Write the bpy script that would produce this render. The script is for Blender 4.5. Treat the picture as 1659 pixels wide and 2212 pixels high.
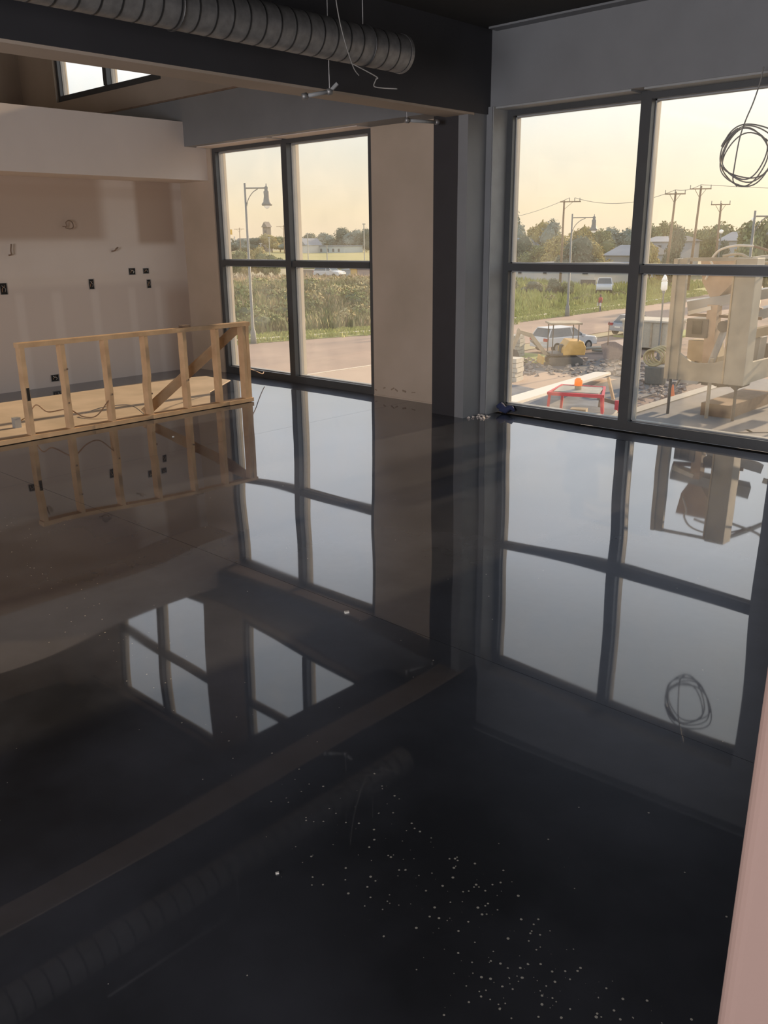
import bpy, math, random
from mathutils import Vector, Matrix, noise
random.seed(7)
R = math.radians
for o in list(bpy.data.objects): bpy.data.objects.remove(o)
sc = bpy.context.scene
col = sc.collection

# ---------------------------------------------------------------- camera
EYE = 1.65
FPX, YAW, PITCH, ROLL = 1841.99, -0.752993, 0.309881, -0.0111467
_f = Vector((math.sin(YAW)*math.cos(PITCH), math.cos(YAW)*math.cos(PITCH), -math.sin(PITCH)))
_r = Vector((math.cos(YAW), -math.sin(YAW), 0)); _u = _r.cross(_f)
RT = _r*math.cos(ROLL)+_u*math.sin(ROLL); UP = -_r*math.sin(ROLL)+_u*math.cos(ROLL)
cd = bpy.data.cameras.new('camera'); cam = bpy.data.objects.new('camera', cd); col.objects.link(cam)
cd.sensor_fit = 'HORIZONTAL'; cd.sensor_width = 36; cd.lens = FPX/1659*36; cd.clip_start = .02; cd.clip_end = 3000
M = Matrix.Identity(4)
for i in range(3): M[i][0], M[i][1], M[i][2] = RT[i], UP[i], -_f[i]
M[2][3] = EYE; cam.matrix_world = M; sc.camera = cam
# ---------------------------------------------------------------- world, sun, exposure
SUN_AZ, SUN_EL = R(4), R(17)
SUN_DIR = Vector((math.sin(SUN_AZ)*math.cos(SUN_EL), math.cos(SUN_AZ)*math.cos(SUN_EL), math.sin(SUN_EL)))
w = bpy.data.worlds.new('evening_sky'); sc.world = w; w.use_nodes = True
nt = w.node_tree; nt.nodes.clear()
N = lambda t, tree=nt: tree.nodes.new(t)
tc = N('ShaderNodeTexCoord'); sep = N('ShaderNodeSeparateXYZ'); nt.links.new(tc.outputs['Generated'], sep.inputs[0])
rmp = N('ShaderNodeValToRGB'); cr = rmp.color_ramp
for p, c in ((0, (.86, .70, .50)), (.03, (.90, .76, .53)), (.09, (.84, .81, .69)), (.14, (.88, .92, .90)), (.22, (1.28, 1.34, 1.42)), (.34, (1.38, 1.48, 1.64)), (.48, (.72, .80, .90)), (1, (.5, .6, .75))):
    e = cr.elements[0] if p == 0 else (cr.elements[-1] if p == 1 else cr.elements.new(p)); e.position = p; e.color = (*c, 1)
nt.links.new(sep.outputs['Z'], rmp.inputs[0])
dot = N('ShaderNodeVectorMath'); dot.operation = 'DOT_PRODUCT'; nt.links.new(tc.outputs['Generated'], dot.inputs[0]); dot.inputs[1].default_value = SUN_DIR
pw = N('ShaderNodeMath'); pw.operation = 'POWER'; pw.use_clamp = True; nt.links.new(dot.outputs['Value'], pw.inputs[0]); pw.inputs[1].default_value = 7
mx = N('ShaderNodeMix'); mx.data_type = 'RGBA'; mx.blend_type = 'ADD'; mx.inputs[7].default_value = (.55, .50, .36, 1)
nt.links.new(pw.outputs[0], mx.inputs[0]); nt.links.new(rmp.outputs[0], mx.inputs[6])
bg = N('ShaderNodeBackground'); bg.inputs[1].default_value = 1.0; nt.links.new(mx.outputs[2], bg.inputs[0])
wo = N('ShaderNodeOutputWorld'); nt.links.new(bg.outputs[0], wo.inputs[0])
sl = bpy.data.lights.new('sun', 'SUN'); sl.energy = 6.6; sl.angle = R(1.2); sl.color = (1, .74, .46)
so = bpy.data.objects.new('sun', sl); col.objects.link(so); so.rotation_euler = SUN_DIR.to_track_quat('Z', 'Y').to_euler()
al = bpy.data.lights.new('rear_fill', 'AREA'); al.shape = 'RECTANGLE'; al.size = 4.4; al.size_y = 2.4; al.energy = 470; al.color = (1, .95, .97)  # added soft fill from behind the camera, no doorway stands there
ao = bpy.data.objects.new('rear_fill', al); col.objects.link(ao); ao.location = (-1.6, -5.0, 1.5); ao.rotation_euler = (R(90), 0, 0)
vs = sc.view_settings; vs.view_transform = 'Standard'; vs.look = 'None'; vs.gamma = 1; vs.exposure = 0; vs.use_curve_mapping = False
sc.cycles.use_denoising = True; sc.cycles.max_bounces = 10; sc.cycles.diffuse_bounces = 6; sc.cycles.glossy_bounces = 5
sc.cycles.transparent_max_bounces = 16; sc.cycles.sample_clamp_indirect = 6

# ---------------------------------------------------------------- helpers
def ray(x, y): return RT*((x-829.5)/FPX)-UP*((y-1106)/FPX)+_f
def atY(x, y, Y): d = ray(x, y); return Vector((0, 0, EYE))+d*(Y/d.y)
def atZ(x, y, z): d = ray(x, y); return Vector((0, 0, EYE))+d*((z-EYE)/d.z)

def mat(name, c, rough=.7, metal=0, var=0, scale=8, bump=0, spec=.5, c2=None, emit=0, detail=4):
    m = bpy.data.materials.new(name); m.use_nodes = True; t = m.node_tree; b = t.nodes['Principled BSDF']
    b.inputs['Roughness'].default_value = rough; b.inputs['Metallic'].default_value = metal
    b.inputs['Specular IOR Level'].default_value = spec; b.inputs['Base Color'].default_value = (*c, 1)
    if emit: b.inputs['Emission Color'].default_value = (*c, 1); b.inputs['Emission Strength'].default_value = emit
    tcn = N('ShaderNodeTexCoord', t); nz = N('ShaderNodeTexNoise', t); nz.inputs['Scale'].default_value = scale; nz.inputs['Detail'].default_value = detail
    t.links.new(tcn.outputs['Object'], nz.inputs['Vector'])
    c2 = c2 or tuple(max(0, v*(1-(var or .12))) for v in c); c1 = c if c2 and not var else tuple(min(1, v*(1+var)) for v in c)
    mp = N('ShaderNodeMapRange', t); mp.inputs[1].default_value = .3; mp.inputs[2].default_value = .7; t.links.new(nz.outputs[0], mp.inputs[0])
    mi = N('ShaderNodeMix', t); mi.data_type = 'RGBA'; mi.inputs[6].default_value = (*c1, 1); mi.inputs[7].default_value = (*c2, 1)
    t.links.new(mp.outputs[0], mi.inputs[0]); t.links.new(mi.outputs[2], b.inputs['Base Color'])
    if bump:
        bp = N('ShaderNodeBump', t); bp.inputs['Strength'].default_value = bump; bp.inputs['Distance'].default_value = .02
        t.links.new(nz.outputs[0], bp.inputs['Height']); t.links.new(bp.outputs[0], b.inputs['Normal'])
    return m

class MB:
    def __init__(s): s.v = []; s.f = []; s.m = []
    def add(s, vs_, fs, m=0):
        o = len(s.v); s.v += [tuple(v) for v in vs_]; s.f += [tuple(i+o for i in f) for f in fs]; s.m += [m]*len(fs); return s
    def box(s, x0, x1, y0, y1, z0, z1, m=0):
        if x0 > x1: x0, x1 = x1, x0
        if y0 > y1: y0, y1 = y1, y0
        return s.add([(x, y, z) for z in (z0, z1) for y in (y0, y1) for x in (x0, x1)], [(0, 2, 3, 1), (4, 5, 7, 6), (0, 1, 5, 4), (2, 6, 7, 3), (0, 4, 6, 2), (1, 3, 7, 5)], m)
    def obox(s, c, sz, rot=(0, 0, 0), m=0):
        from mathutils import Euler
        E_ = Euler(rot).to_matrix(); h = Vector(sz)/2; c = Vector(c)
        vs_ = [c+E_@Vector((x*h.x, y*h.y, z*h.z)) for z in (-1, 1) for y in (-1, 1) for x in (-1, 1)]
        return s.add(vs_, [(0, 2, 3, 1), (4, 5, 7, 6), (0, 1, 5, 4), (2, 6, 7, 3), (0, 4, 6, 2), (1, 3, 7, 5)], m)
    def bar(s, a, b, wd, ht, m=0, up=(0, 0, 1)):
        a, b = Vector(a), Vector(b); d = (b-a).normalized(); u = Vector(up)
        if abs(d.dot(u)) > .98: u = Vector((0, 1, 0))
        sd = d.cross(u).normalized()*wd/2; u2 = sd.cross(d).normalized()*ht/2
        vs_ = [p+q*sd+r*u2 for p in (a, b) for q, r in ((-1, -1), (1, -1), (1, 1), (-1, 1))]
        return s.add(vs_, [(3, 2, 1, 0), (4, 5, 6, 7), (0, 1, 5, 4), (1, 2, 6, 5), (2, 3, 7, 6), (3, 0, 4, 7)], m)
    def tube(s, pts, r, n=8, m=0, r1=None, caps=True):
        pts = [Vector(p) for p in pts]; k = len(pts); vs_ = []; prev = None
        for i, p in enumerate(pts):
            d = (pts[min(i+1, k-1)]-pts[max(i-1, 0)]).normalized()
            if prev is None:
                a = Vector((0, 0, 1)) if abs(d.z) < .9 else Vector((1, 0, 0)); prev = a.cross(d).normalized()
            prev = (prev-d*prev.dot(d)).normalized(); q = d.cross(prev); rr = r if r1 is None else r+(r1-r)*i/(k-1)
            if isinstance(r, (list, tuple)): rr = r[i]
            vs_ += [p+(prev*math.cos(t)+q*math.sin(t))*rr for t in (2*math.pi*j/n for j in range(n))]
        fs = [(i*n+j, i*n+(j+1) % n, (i+1)*n+(j+1) % n, (i+1)*n+j) for i in range(k-1) for j in range(n)]
        if caps: fs += [tuple(reversed(range(n))), tuple(range((k-1)*n, k*n))]
        return s.add(vs_, fs, m)
    def prism(s, poly, a, b, axis=1, m=0):
        n = len(poly)
        def P(p, t): return {0: (t, p[0], p[1]), 1: (p[0], t, p[1]), 2: (p[0], p[1], t)}[axis]
        vs_ = [P(p, a) for p in poly]+[P(p, b) for p in poly]
        return s.add(vs_, [tuple(range(n)), tuple(reversed(range(n, 2*n)))]+[(i, i+n, (i+1) % n+n, (i+1) % n) for i in range(n)], m)
    def build(s, name, mats, parent=None, local=False, smooth=False, bevel=0, origin=None):
        me = bpy.data.meshes.new(name); v = s.v
        off = Vector((0, 0, 0))
        if parent and not local:
            off = Vector(parent['_w']) if '_w' in parent else Vector(parent.location)
        elif origin is not None: off = Vector(origin)
        me.from_pydata([tuple(Vector(p)-off) for p in v], [], s.f)
        for mm in (mats if isinstance(mats, (list, tuple)) else [mats]): me.materials.append(mm)
        for p, mi in zip(me.polygons, s.m): p.material_index = mi; p.use_smooth = smooth
        me.update(); 
        import bmesh
        b = bmesh.new(); b.from_mesh(me); bmesh.ops.recalc_face_normals(b, faces=b.faces); b.to_mesh(me); b.free()
        o = bpy.data.objects.new(name, me); col.objects.link(o)
        if parent: o.parent = parent; o['_w'] = tuple(off)
        elif origin is not None: o.location = off
        if bevel:
            md = o.modifiers.new('bevel', 'BEVEL'); md.width = bevel; md.segments = 2; md.limit_method = 'ANGLE'
        return o
def tag(o, label=None, cat=None, group=None, kind=None):
    if label: o['label'] = label
    if cat: o['category'] = cat
    if group: o['group'] = group
    if kind: o['kind'] = kind
    return o
def empty(name, loc, label=None, cat=None, group=None, rz=0, kind=None):
    o = bpy.data.objects.new(name, None); col.objects.link(o); o.location = loc; o.rotation_euler.z = rz; o.empty_display_size = .1
    return tag(o, label, cat, group, kind)
def copy_tree(o, parent=None):
    c = o.copy(); col.objects.link(c)
    if parent: c.parent = parent
    for ch in list(o.children): copy_tree(ch, c)
    return c
def arc(c, r, a0, a1, n, plane='xz'):
    out = []
    for i in range(n+1):
        t = a0+(a1-a0)*i/n; a, b = math.cos(t)*r, math.sin(t)*r
        out.append(Vector(c)+Vector({'xz': (a, 0, b), 'yz': (0, a, b), 'xy': (a, b, 0)}[plane]))
    return out
def smooth_path(pts, n=8):
    pts = [Vector(p) for p in pts]; out = []
    for i in range(len(pts)-1):
        p0, p1, p2, p3 = pts[max(i-1, 0)], pts[i], pts[i+1], pts[min(i+2, len(pts)-1)]
        for k in range(n):
            t = k/n; out.append(.5*((2*p1)+(p2-p0)*t+(2*p0-5*p1+4*p2-p3)*t*t+(3*p1-p0-3*p2+p3)*t**3))
    return out+[pts[-1]]

# ---------------------------------------------------------------- materials
paint = mat('dark_grey_paint', (.21, .218, .228), .55, var=.05, scale=3)
beampaint = mat('charcoal_beam_paint', (.045, .045, .05), .6, var=.08, scale=3)
ceilp = mat('black_ceiling_paint', (.022, .021, .02), .85, var=.1)
beige = mat('bare_tan_drywall', (.50, .41, .33), .8, var=.05, scale=1.5, c2=(.44, .36, .28))
white = mat('primed_drywall', (.72, .64, .58), .8, var=.03, scale=2)
cream = mat('cream_reveal', (.75, .66, .52), .7, var=.03)
frame_m = mat('dark_bronze_aluminium', (.085, .09, .095), .38, metal=.3, var=.05)
sill_m = mat('grey_glazing_gasket', (.35, .36, .36), .5)
galv = mat('galvanised_duct', (.34, .335, .33), .5, metal=.6, var=.12, scale=20, c2=(.26, .26, .255))
seamm = mat('duct_seam', (.06, .06, .06), .5, metal=.5)
lumber = mat('spruce_lumber', (.60, .42, .25), .7, var=.1, scale=6, c2=(.50, .33, .19), bump=.2)
dkwood = mat('brown_lumber', (.20, .14, .10), .8, var=.2)
boxm = mat('black_box_cavity', (.012, .011, .01), .8)
whitew = mat('white_wire', (.7, .68, .62), .6)
wirem = mat('grey_cable', (.30, .29, .27), .5)
copper = mat('copper_cable', (.40, .25, .15), .5)
pink = mat('pink_beige_corner', (.275, .185, .155), .75, var=.03, scale=2)
concrete = mat('pale_concrete', (.20, .21, .225), .85, var=.1, scale=1.2, c2=(.14, .145, .16), bump=.2)
fabric_red = mat('red_cloth', (.42, .04, .05), .8)

def floor_material():
    m = bpy.data.materials.new('polished_dark_concrete'); m.use_nodes = True; t = m.node_tree; b = t.nodes['Principled BSDF']; L = t.links.new
    g = N('ShaderNodeNewGeometry', t); P = g.outputs['Position']
    def nz(s, d=4, r=.5):
        n = N('ShaderNodeTexNoise', t); n.inputs['Scale'].default_value = s; n.inputs['Detail'].default_value = d; n.inputs['Roughness'].default_value = r; L(P, n.inputs['Vector']); return n.outputs[0]
    def mr(x, a, b_, c=0, d=1):
        n = N('ShaderNodeMapRange', t); L(x, n.inputs[0]); n.inputs[1].default_value = a; n.inputs[2].default_value = b_; n.inputs[3].default_value = c; n.inputs[4].default_value = d; return n.outputs[0]
    def ma(op, a, b_):
        n = N('ShaderNodeMath', t); n.operation = op; 
        for i, q in enumerate((a, b_)):
            if isinstance(q, (int, float)): n.inputs[i].default_value = q
            else: L(q, n.inputs[i])
        return n.outputs[0]
    base = N('ShaderNodeMix', t); base.data_type = 'RGBA'; base.inputs[6].default_value = (.009, .009, .009, 1); base.inputs[7].default_value = (.044, .046, .055, 1)
    L(mr(nz(.9, 6, .6), .38, .68), base.inputs[0])
    # exposed aggregate: pale stone chips, dense in a wandering strip of the slab
    sx = N('ShaderNodeSeparateXYZ', t); L(P, sx.inputs[0])
    line = ma('ADD', ma('ADD', sx.outputs['Y'], ma('MULTIPLY', sx.outputs['X'], .13)), -1.27)   # distance from a diagonal line
    wob = ma('ADD', line, mr(nz(1.6, 2), 0, 1, -.2, .2))
    band = ma('MULTIPLY', mr(ma('ABSOLUTE', wob, 0), .03, .26, 1, 0), mr(sx.outputs['X'], -1.9, -.75, .06, 1))
    vor = N('ShaderNodeTexVoronoi', t); vor.inputs['Scale'].default_value = 95; L(P, vor.inputs['Vector'])
    vs2 = N('ShaderNodeSeparateColor', t); L(vor.outputs['Color'], vs2.inputs[0])
    thr = ma('SUBTRACT', 1.0, ma('MULTIPLY', mr(band, 0, 1, .0015, .42), 1))
    sel = ma('GREATER_THAN', vs2.outputs[0], thr)
    szr = ma('MULTIPLY', vs2.outputs[1], .36); chip = ma('MULTIPLY', sel, ma('LESS_THAN', vor.outputs['Distance'], szr))
    cc = N('ShaderNodeMix', t); cc.data_type = 'RGBA'; cc.inputs[7].default_value = (.42, .40, .34, 1)
    L(base.outputs[2], cc.inputs[6]); L(chip, cc.inputs[0]); L(cc.outputs[2], b.inputs['Base Color'])
    b.inputs['IOR'].default_value = 1.7
    L(mr(nz(1.3, 5, .6), .35, .75, .012, .045), b.inputs['Roughness'])
    bp = N('ShaderNodeBump', t); bp.inputs['Strength'].default_value = 1; bp.inputs['Distance'].default_value = .019
    L(nz(.55, 1.0, .3), bp.inputs['Height']); L(bp.outputs[0], b.inputs['Normal'])
    # a soft second lobe: micro-scratched sealer spreads a faint veil round bright reflections
    hz = N('ShaderNodeBsdfGlossy', t); hz.inputs['Roughness'].default_value = .36; hz.inputs[0].default_value = (.048, .054, .068, 1)
    ad = N('ShaderNodeAddShader', t); L(b.outputs[0], ad.inputs[0]); L(hz.outputs[0], ad.inputs[1]); L(ad.outputs[0], t.nodes['Material Output'].inputs['Surface'])
    return m
floor_m = floor_material()
def endwall_material():
    m = mat('taped_drywall', (.62, .55, .49), .85, var=.02, scale=3); t = m.node_tree; L = t.links.new; b = t.nodes['Principled BSDF']
    g = N('ShaderNodeNewGeometry', t); s = N('ShaderNodeSeparateXYZ', t); L(g.outputs['Position'], s.inputs[0]); Y, Z = s.outputs['Y'], s.outputs['Z']
    n = N('ShaderNodeTexNoise', t); n.inputs['Scale'].default_value = 2.2; n.inputs['Detail'].default_value = 5; L(g.outputs['Position'], n.inputs['Vector'])
    def edge(x, a, wd, rise=True):
        q = N('ShaderNodeMapRange', t); q.interpolation_type = 'SMOOTHSTEP'; L(x, q.inputs[0]); q.inputs[1].default_value = a-wd; q.inputs[2].default_value = a+wd
        if not rise: q.inputs[3].default_value = 1; q.inputs[4].default_value = 0
        return q.outputs[0]
    def mul(*a):
        o = a[0]
        for k in a[1:]:
            q = N('ShaderNodeMath', t); q.operation = 'MULTIPLY'; L(o, q.inputs[0]); L(k, q.inputs[1]) if not isinstance(k, float) else setattr(q.inputs[1], 'default_value', k); o = q.outputs[0]
        return o
    cur = b.inputs['Base Color'].links[0].from_socket
    def lay(mask, c, k):
        nonlocal cur
        q = N('ShaderNodeMix', t); q.data_type = 'RGBA'; L(mul(mask, k), q.inputs[0]); L(cur, q.inputs[6]); q.inputs[7].default_value = (*c, 1); cur = q.outputs[2]
    br = (.40, .30, .23)
    lay(mul(edge(Z, 1.68, .05), edge(Y, 5.66, .10, False)), br, .75)             # unfinished brown board, upper left
    lay(mul(edge(Z, 1.62, .05), edge(Y, 6.12, .05), edge(Y, 6.66, .05, False)), br, .85)
    lay(mul(edge(Z, 2.28, .03, False), edge(Z, 2.15, .04)), br, .25)
    lay(edge(Z, 1.16, .05, False), (.50, .43, .39), .55)
    for y0, wd in ((4.5, .05), (4.95, .06), (5.44, .05), (5.95, .05), (6.33, .04)):   # vertical stripes of joint compound
        lay(mul(edge(Z, 1.1, .05, False), edge(Y, y0-wd, .03), edge(Y, y0+wd, .03, False)), (.66, .60, .55), .5)
    lay(mul(edge(Z, 1.28, .04), edge(Z, 1.6, .06, False), n.outputs[0]), (.66, .60, .55), .8)
    lay(mul(edge(Y, 6.45, .08), edge(Z, 1.05, .1, False)), br, .5)
    L(cur, b.inputs['Base Color'])
    return m
endw = endwall_material()

def glass_material():
    m = bpy.data.materials.new('dust_haze_glass'); m.use_nodes = True; t = m.node_tree; t.nodes.clear(); L = t.links.new
    out = N('ShaderNodeOutputMaterial', t); tr = N('ShaderNodeBsdfTransparent', t); tl = N('ShaderNodeBsdfTranslucent', t); tl.inputs[0].default_value = (.9, .86, .78, 1)  # thin translucent dust film also stands in for the outdoor haze
    gl = N('ShaderNodeBsdfGlossy', t); gl.inputs['Roughness'].default_value = .02; gl.inputs[0].default_value = (.9, .95, .95, 1)
    n = N('ShaderNodeTexNoise', t); n.inputs['Scale'].default_value = 2.3; n.inputs['Detail'].default_value = 7; n.inputs['Roughness'].default_value = .65
    g = N('ShaderNodeNewGeometry', t); L(g.outputs['Position'], n.inputs['Vector'])
    mr = N('ShaderNodeMapRange', t); L(n.outputs[0], mr.inputs[0]); mr.inputs[1].default_value = .3; mr.inputs[2].default_value = .8; mr.inputs[3].default_value = .012; mr.inputs[4].default_value = .06
    a = N('ShaderNodeMixShader', t); L(mr.outputs[0], a.inputs[0]); L(tr.outputs[0], a.inputs[1]); L(tl.outputs[0], a.inputs[2])
    b = N('ShaderNodeMixShader', t); b.inputs[0].default_value = .035; L(a.outputs[0], b.inputs[1]); L(gl.outputs[0], b.inputs[2]); L(b.outputs[0], out.inputs[0])
    return m
glass = glass_material()

# ---------------------------------------------------------------- the room
WY = 6.80            # inner face of the window wall
FX, BX = 3.2, -14.3  # right wall, far left upper wall
BACK = -5.2
fb = MB().box(BX, FX, BACK, WY+.15, -.35, -.012)
floor = tag(fb.build('floor', mat('floor_joint_shadow', (.01, .01, .01), .9)), kind='structure')
xs = [-9.95, -5.945, FX]; ys = [BACK, -2.0, 2.58, WY+.02]
for i in range(2):
    for j in range(3):
        g = .0012
        MB().box(xs[i]+g, xs[i+1]-g, ys[j]+g, ys[j+1]-g, -.02, 0).build('concrete_slab', floor_m, floor)
# unpolished tan floor behind the stud wall
tanf = mat('unpolished_tan_floor', (.62, .50, .38), .8, var=.08, scale=2.5, c2=(.52, .42, .31))
tag(MB().prism([(-9.28, -3), (-7.34, -3), (-7.34, 5.2), (-8.1, 5.75), (-8.6, 6.42), (-9.1, 6.42), (-9.28, 6.1)], 0, .006, 2).build('floor_covering', tanf), 'tan protective floor sheet behind the wooden stud wall', 'floor covering')

c = MB().box(-4.97, FX, BACK, WY, 3.36, 3.6)
tag(c.build('ceiling', ceilp), kind='structure')
# upper well ceiling
tag(MB().box(BX, -4.9, BACK, WY+.3, 6.15, 6.4).build('ceiling', mat('dark_upper_ceiling', (.05, .045, .035), .8)), kind='structure')
# window wall; materials: 0 grey paint, 1 tan, 2 cream outside reveal
wf = MB()
T = 6.985; TR = 7.06
wf.box(-4.98, -4.90, 6.72, TR, 0, 2.75, 0)                # strip left of the big window
wf.box(-4.98, FX, 6.72, TR, 2.75, 3.4, 0)                 # above the big window
wf.box(-2.19, FX, 6.72, TR, 0, 2.75, 0)                   # right of it
wf.box(-6.50, -4.98, WY, T, 0, 3.4, 1)                   # tan pier
wf.box(-9.95, -9.21, WY, T, 0, 3.4, 1)
wf.box(-9.21, -6.50, WY, T, 2.74, 3.4, 1)
wf.box(BX, -9.95, WY, T, 2.9, 3.4, 1)
wf.box(BX, -4.98, WY, T, 3.4, 3.6, 1)
wf.box(BX, -12.86, WY, T, 3.6, 6.1, 1); wf.box(-10.14, -9.22, WY, T, 3.6, 6.1, 1); wf.box(-6.48, -4.98, WY, T, 3.6, 6.1, 1)
wf.box(BX, -4.98, WY, T, 6.05, 6.4, 1)
wall_front = tag(wf.build('wall_front', [paint, beige]), kind='structure')
# cream outer reveals (brick return outside each window)
rv = MB()
for x0, x1, z0, z1, ya, yb in ((-9.21, -6.5, 0, 2.74, 6.945, 6.995), (-4.90, -2.19, 0, 2.75, 7.035, 7.075), (-12.86, -10.14, 3.6, 6.05, 6.965, 6.995), (-9.22, -6.48, 3.6, 6.05, 6.965, 6.995)):
    for a in (x0, (x0+x1)/2, x1): rv.box(a-.038, a+.038, ya, yb, z0, z1)
tag(rv.build('trim_1', cream), kind='structure')

def window(n, x0, x1, z0, z1, rail, y):
    t = .062; root = empty('window_%d' % n, ((x0+x1)/2, y, z0), kind='structure')
    xm = (x0+x1)/2; d0, d1 = y-.02, y+.10
    MB().box(x0, x0+t, d0, d1, z0, z1).build('jamb', frame_m, root)
    MB().box(x1-t, x1, d0, d1, z0, z1).build('jamb', frame_m, root)
    MB().box(xm-t*.75, xm+t*.75, d0-.02, d1, z0+.085, z1-t).build('mullion', frame_m, root)
    MB().box(x0+t, x1-t, d0, d1, z1-t, z1).build('head', frame_m, root)
    MB().box(x0+t, x1-t, d0, d1, z0, z0+.085).build('sill', frame_m, root)
    for a, b in ((x0+t, xm-t*.75), (xm+t*.75, x1-t)):
        MB().box(a, b, d0-.005, d1, rail-.033, rail+.033).build('rail', frame_m, root)
        for c0, c1 in ((z0+.085, rail-.033), (rail+.033, z1-t)):
            MB().box(a, b, y+.052, y+.058, c0, c1).build('glass_pane', glass, root)
            q = MB(); g = .010
            q.box(a, a+g, y+.03, y+.09, c0, c1); q.box(b-g, b, y+.03, y+.09, c0, c1); q.box(a, b, y+.03, y+.09, c0, c0+g); q.box(a, b, y+.03, y+.09, c1-g, c1)
            q.build('glazing_bead', sill_m, root)
    return root
window(1, -9.21, -6.50, 0, 2.74, 1.385, 6.84)
window(2, -4.90, -2.19, 0, 2.75, 1.385, 6.93)
window(3, -12.86, -10.14, 3.6, 6.05, 4.86, 6.86)
window(4, -9.22, -6.48, 3.6, 6.05, 4.86, 6.86)

tag(MB().box(-10.1, -9.9, BACK, WY, 0, 2.42).build('wall_left', endw), kind='structure')
tag(MB().box(BX-.2, BX, BACK, T, 2.9, 6.4).build('wall_left', beige), kind='structure')   # far upper wall
tag(MB().box(BX, -13.9, 6.35, WY, 3.0, 6.15).build('trim_2', beige), kind='structure')
tag(MB().box(BX, -9.42, BACK, WY, 2.36, 2.6).build('ceiling', white), kind='structure')    # lower ceiling behind the bulkhead
bh = MB().box(-9.42, -9.30, BACK, WY, 2.36, 3.005)
tag(bh.build('bulkhead', white), kind='structure')
tag(MB().box(BX, -5.36, 6.49, WY, 2.73, 3.25).build('soffit', paint), kind='structure')
tag(MB().box(BX, -5.36, 6.475, WY, 3.25, 3.268).build('trim_3', dkwood), kind='structure')
# beam across the room and the deep curb above it
bm_ = MB(); bm_.box(-5.215, -4.95, BACK, WY, 2.69, 3.6)
tag(bm_.build('beam', [beampaint]), kind='structure')
tag(MB().box(-5.225, -4.96, BACK, WY-.3, 2.672, 2.69).build('trim_4', beige), kind='structure')
tag(MB().box(-6.05, -5.215, BACK, WY, 3.03, 6.2).build('wall_right', beampaint), kind='structure')   # side of the light well
# column
cm = mat('black_column_paint', (.035, .035, .04), .5)
co = tag(MB().box(-5.36, -5.07, 6.43, WY, 0, 2.69).build('column', cm), kind='structure')
MB().box(-5.07, -4.965, 6.42, WY, 0, 2.69).build('corner_return', paint, co)
MB().box(-4.985, -4.905, 6.69, 6.72, 0, 2.75).build('side_panel', paint, co)
MB().box(-4.912, -4.898, 6.70, 6.93, 0, 2.75).build('corner_bead', sill_m, co)
# back and right walls (behind the photographer)
tag(MB().box(BX, FX, BACK-.2, BACK, 0, 6.4).build('wall_back', beige), kind='structure')
tag(MB().box(FX, FX+.2, BACK, T, 0, 3.6).build('wall_right', paint), kind='structure')
# the pink-beige corner close to the lens
pc = MB(); r_ = .022; poly = []
x0_, y0_ = -.233, .765
poly += [(x0_+r_-r_*math.cos(a), y0_+r_-r_*math.sin(a)) for a in [R(0+q*15) for q in range(7)]]
poly += [(1.1, y0_), (1.1, y0_+.11)]+[(x0_+r_-r_*math.sin(a), y0_+.11-r_+r_*math.cos(a)) for a in [R(q*15) for q in range(7)]]
tag(pc.prism(poly, 0, 3.36, 2).build('wall_end', pink, smooth=False), kind='structure')

# ---------------------------------------------------------------- duct and ceiling hardware
DX, DZ, DR = -4.60, 2.925, .125
duct = empty('spiral_duct', (DX, 5.14, DZ), 'long round galvanised spiral duct hung under the dark ceiling beside the beam', 'duct')
y = 5.12; k = 0
while y > -4.9:
    L0 = .121
    MB().tube([(DX, y, DZ), (DX, y-L0, DZ)], DR, 32, caps=False).build('duct_section', galv, duct, smooth=True)
    MB().tube([(DX, y-.006, DZ), (DX, y+.004, DZ)], DR+.0022, 32).build('seam_ring', seamm, duct, smooth=False)
    y -= L0; k += 1
MB().tube([(DX, 5.12, DZ), (DX, 5.15, DZ)], DR+.004, 32).build('end_cap', galv, duct)
for yy in (3.2, 4.75):
    MB().tube(arc((DX, yy, DZ), DR+.006, 0, 2*math.pi, 32), .004, 5).build('hanger_strap', seamm, duct)
    MB().tube([(DX, yy, DZ+DR), (DX, yy, 3.36)], .004, 5).build('hanger_wire', galv, duct)
# dangling wire ends below duct
def wire(name, pts, r, m, label, cat='cable', group=None, n=6):
    o = MB().tube(smooth_path(pts), r, n).build(name, m, smooth=True, origin=pts[0]); return tag(o, label, cat, group)
wire('hanging_wire', [(DX+.02, 4.6, DZ-DR), atY(812, 165, 4.6), atY(812, 172, 4.6), atY(808, 186, 4.6), atY(825, 190, 4.6), atY(858, 192, 4.62)], .004, wirem, 'thin loose wire end hooked below the end of the round duct')
wire('hanging_wire', [(DX+.15, 4.32, 3.36), (DX+.145, 4.36, 3.1), (DX+.14, 4.42, 2.92), (DX+.145, 4.5, 2.75), (DX+.15, 4.55, 2.70)], .004, wirem, 'thin grey wire running down over the front of the round duct')
def pipe_piece(name, a, b, top, label, rod=.25):
    root = empty(name, a, label, 'pipe')
    MB().tube([a, b], .014, 10).build('pipe', sill_m, root, smooth=True)
    d = (Vector(b)-Vector(a)).normalized()
    for p in (Vector(a), Vector(b)): MB().tube([p-d*.018, p+d*.018], .022, 10).build('coupling', galv, root, smooth=True)
    MB().tube([Vector(b), Vector(top)], .004, 6).build('hanger_rod', galv, root)
    return root
a, b = atY(658, 208, 4.4), atY(712, 198, 4.55)
pz = pipe_piece('hanging_pipe', a, b, (b.x, b.y, 3.36), 'short white pipe hanging by a thin rod at the bottom of the dark beam')
MB().tube([b, b+Vector((.05, .03, .05))], .013, 8).build('elbow', sill_m, pz)
a, b = atY(944, 264, 6.3), atY(879, 260, 6.0)
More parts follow.
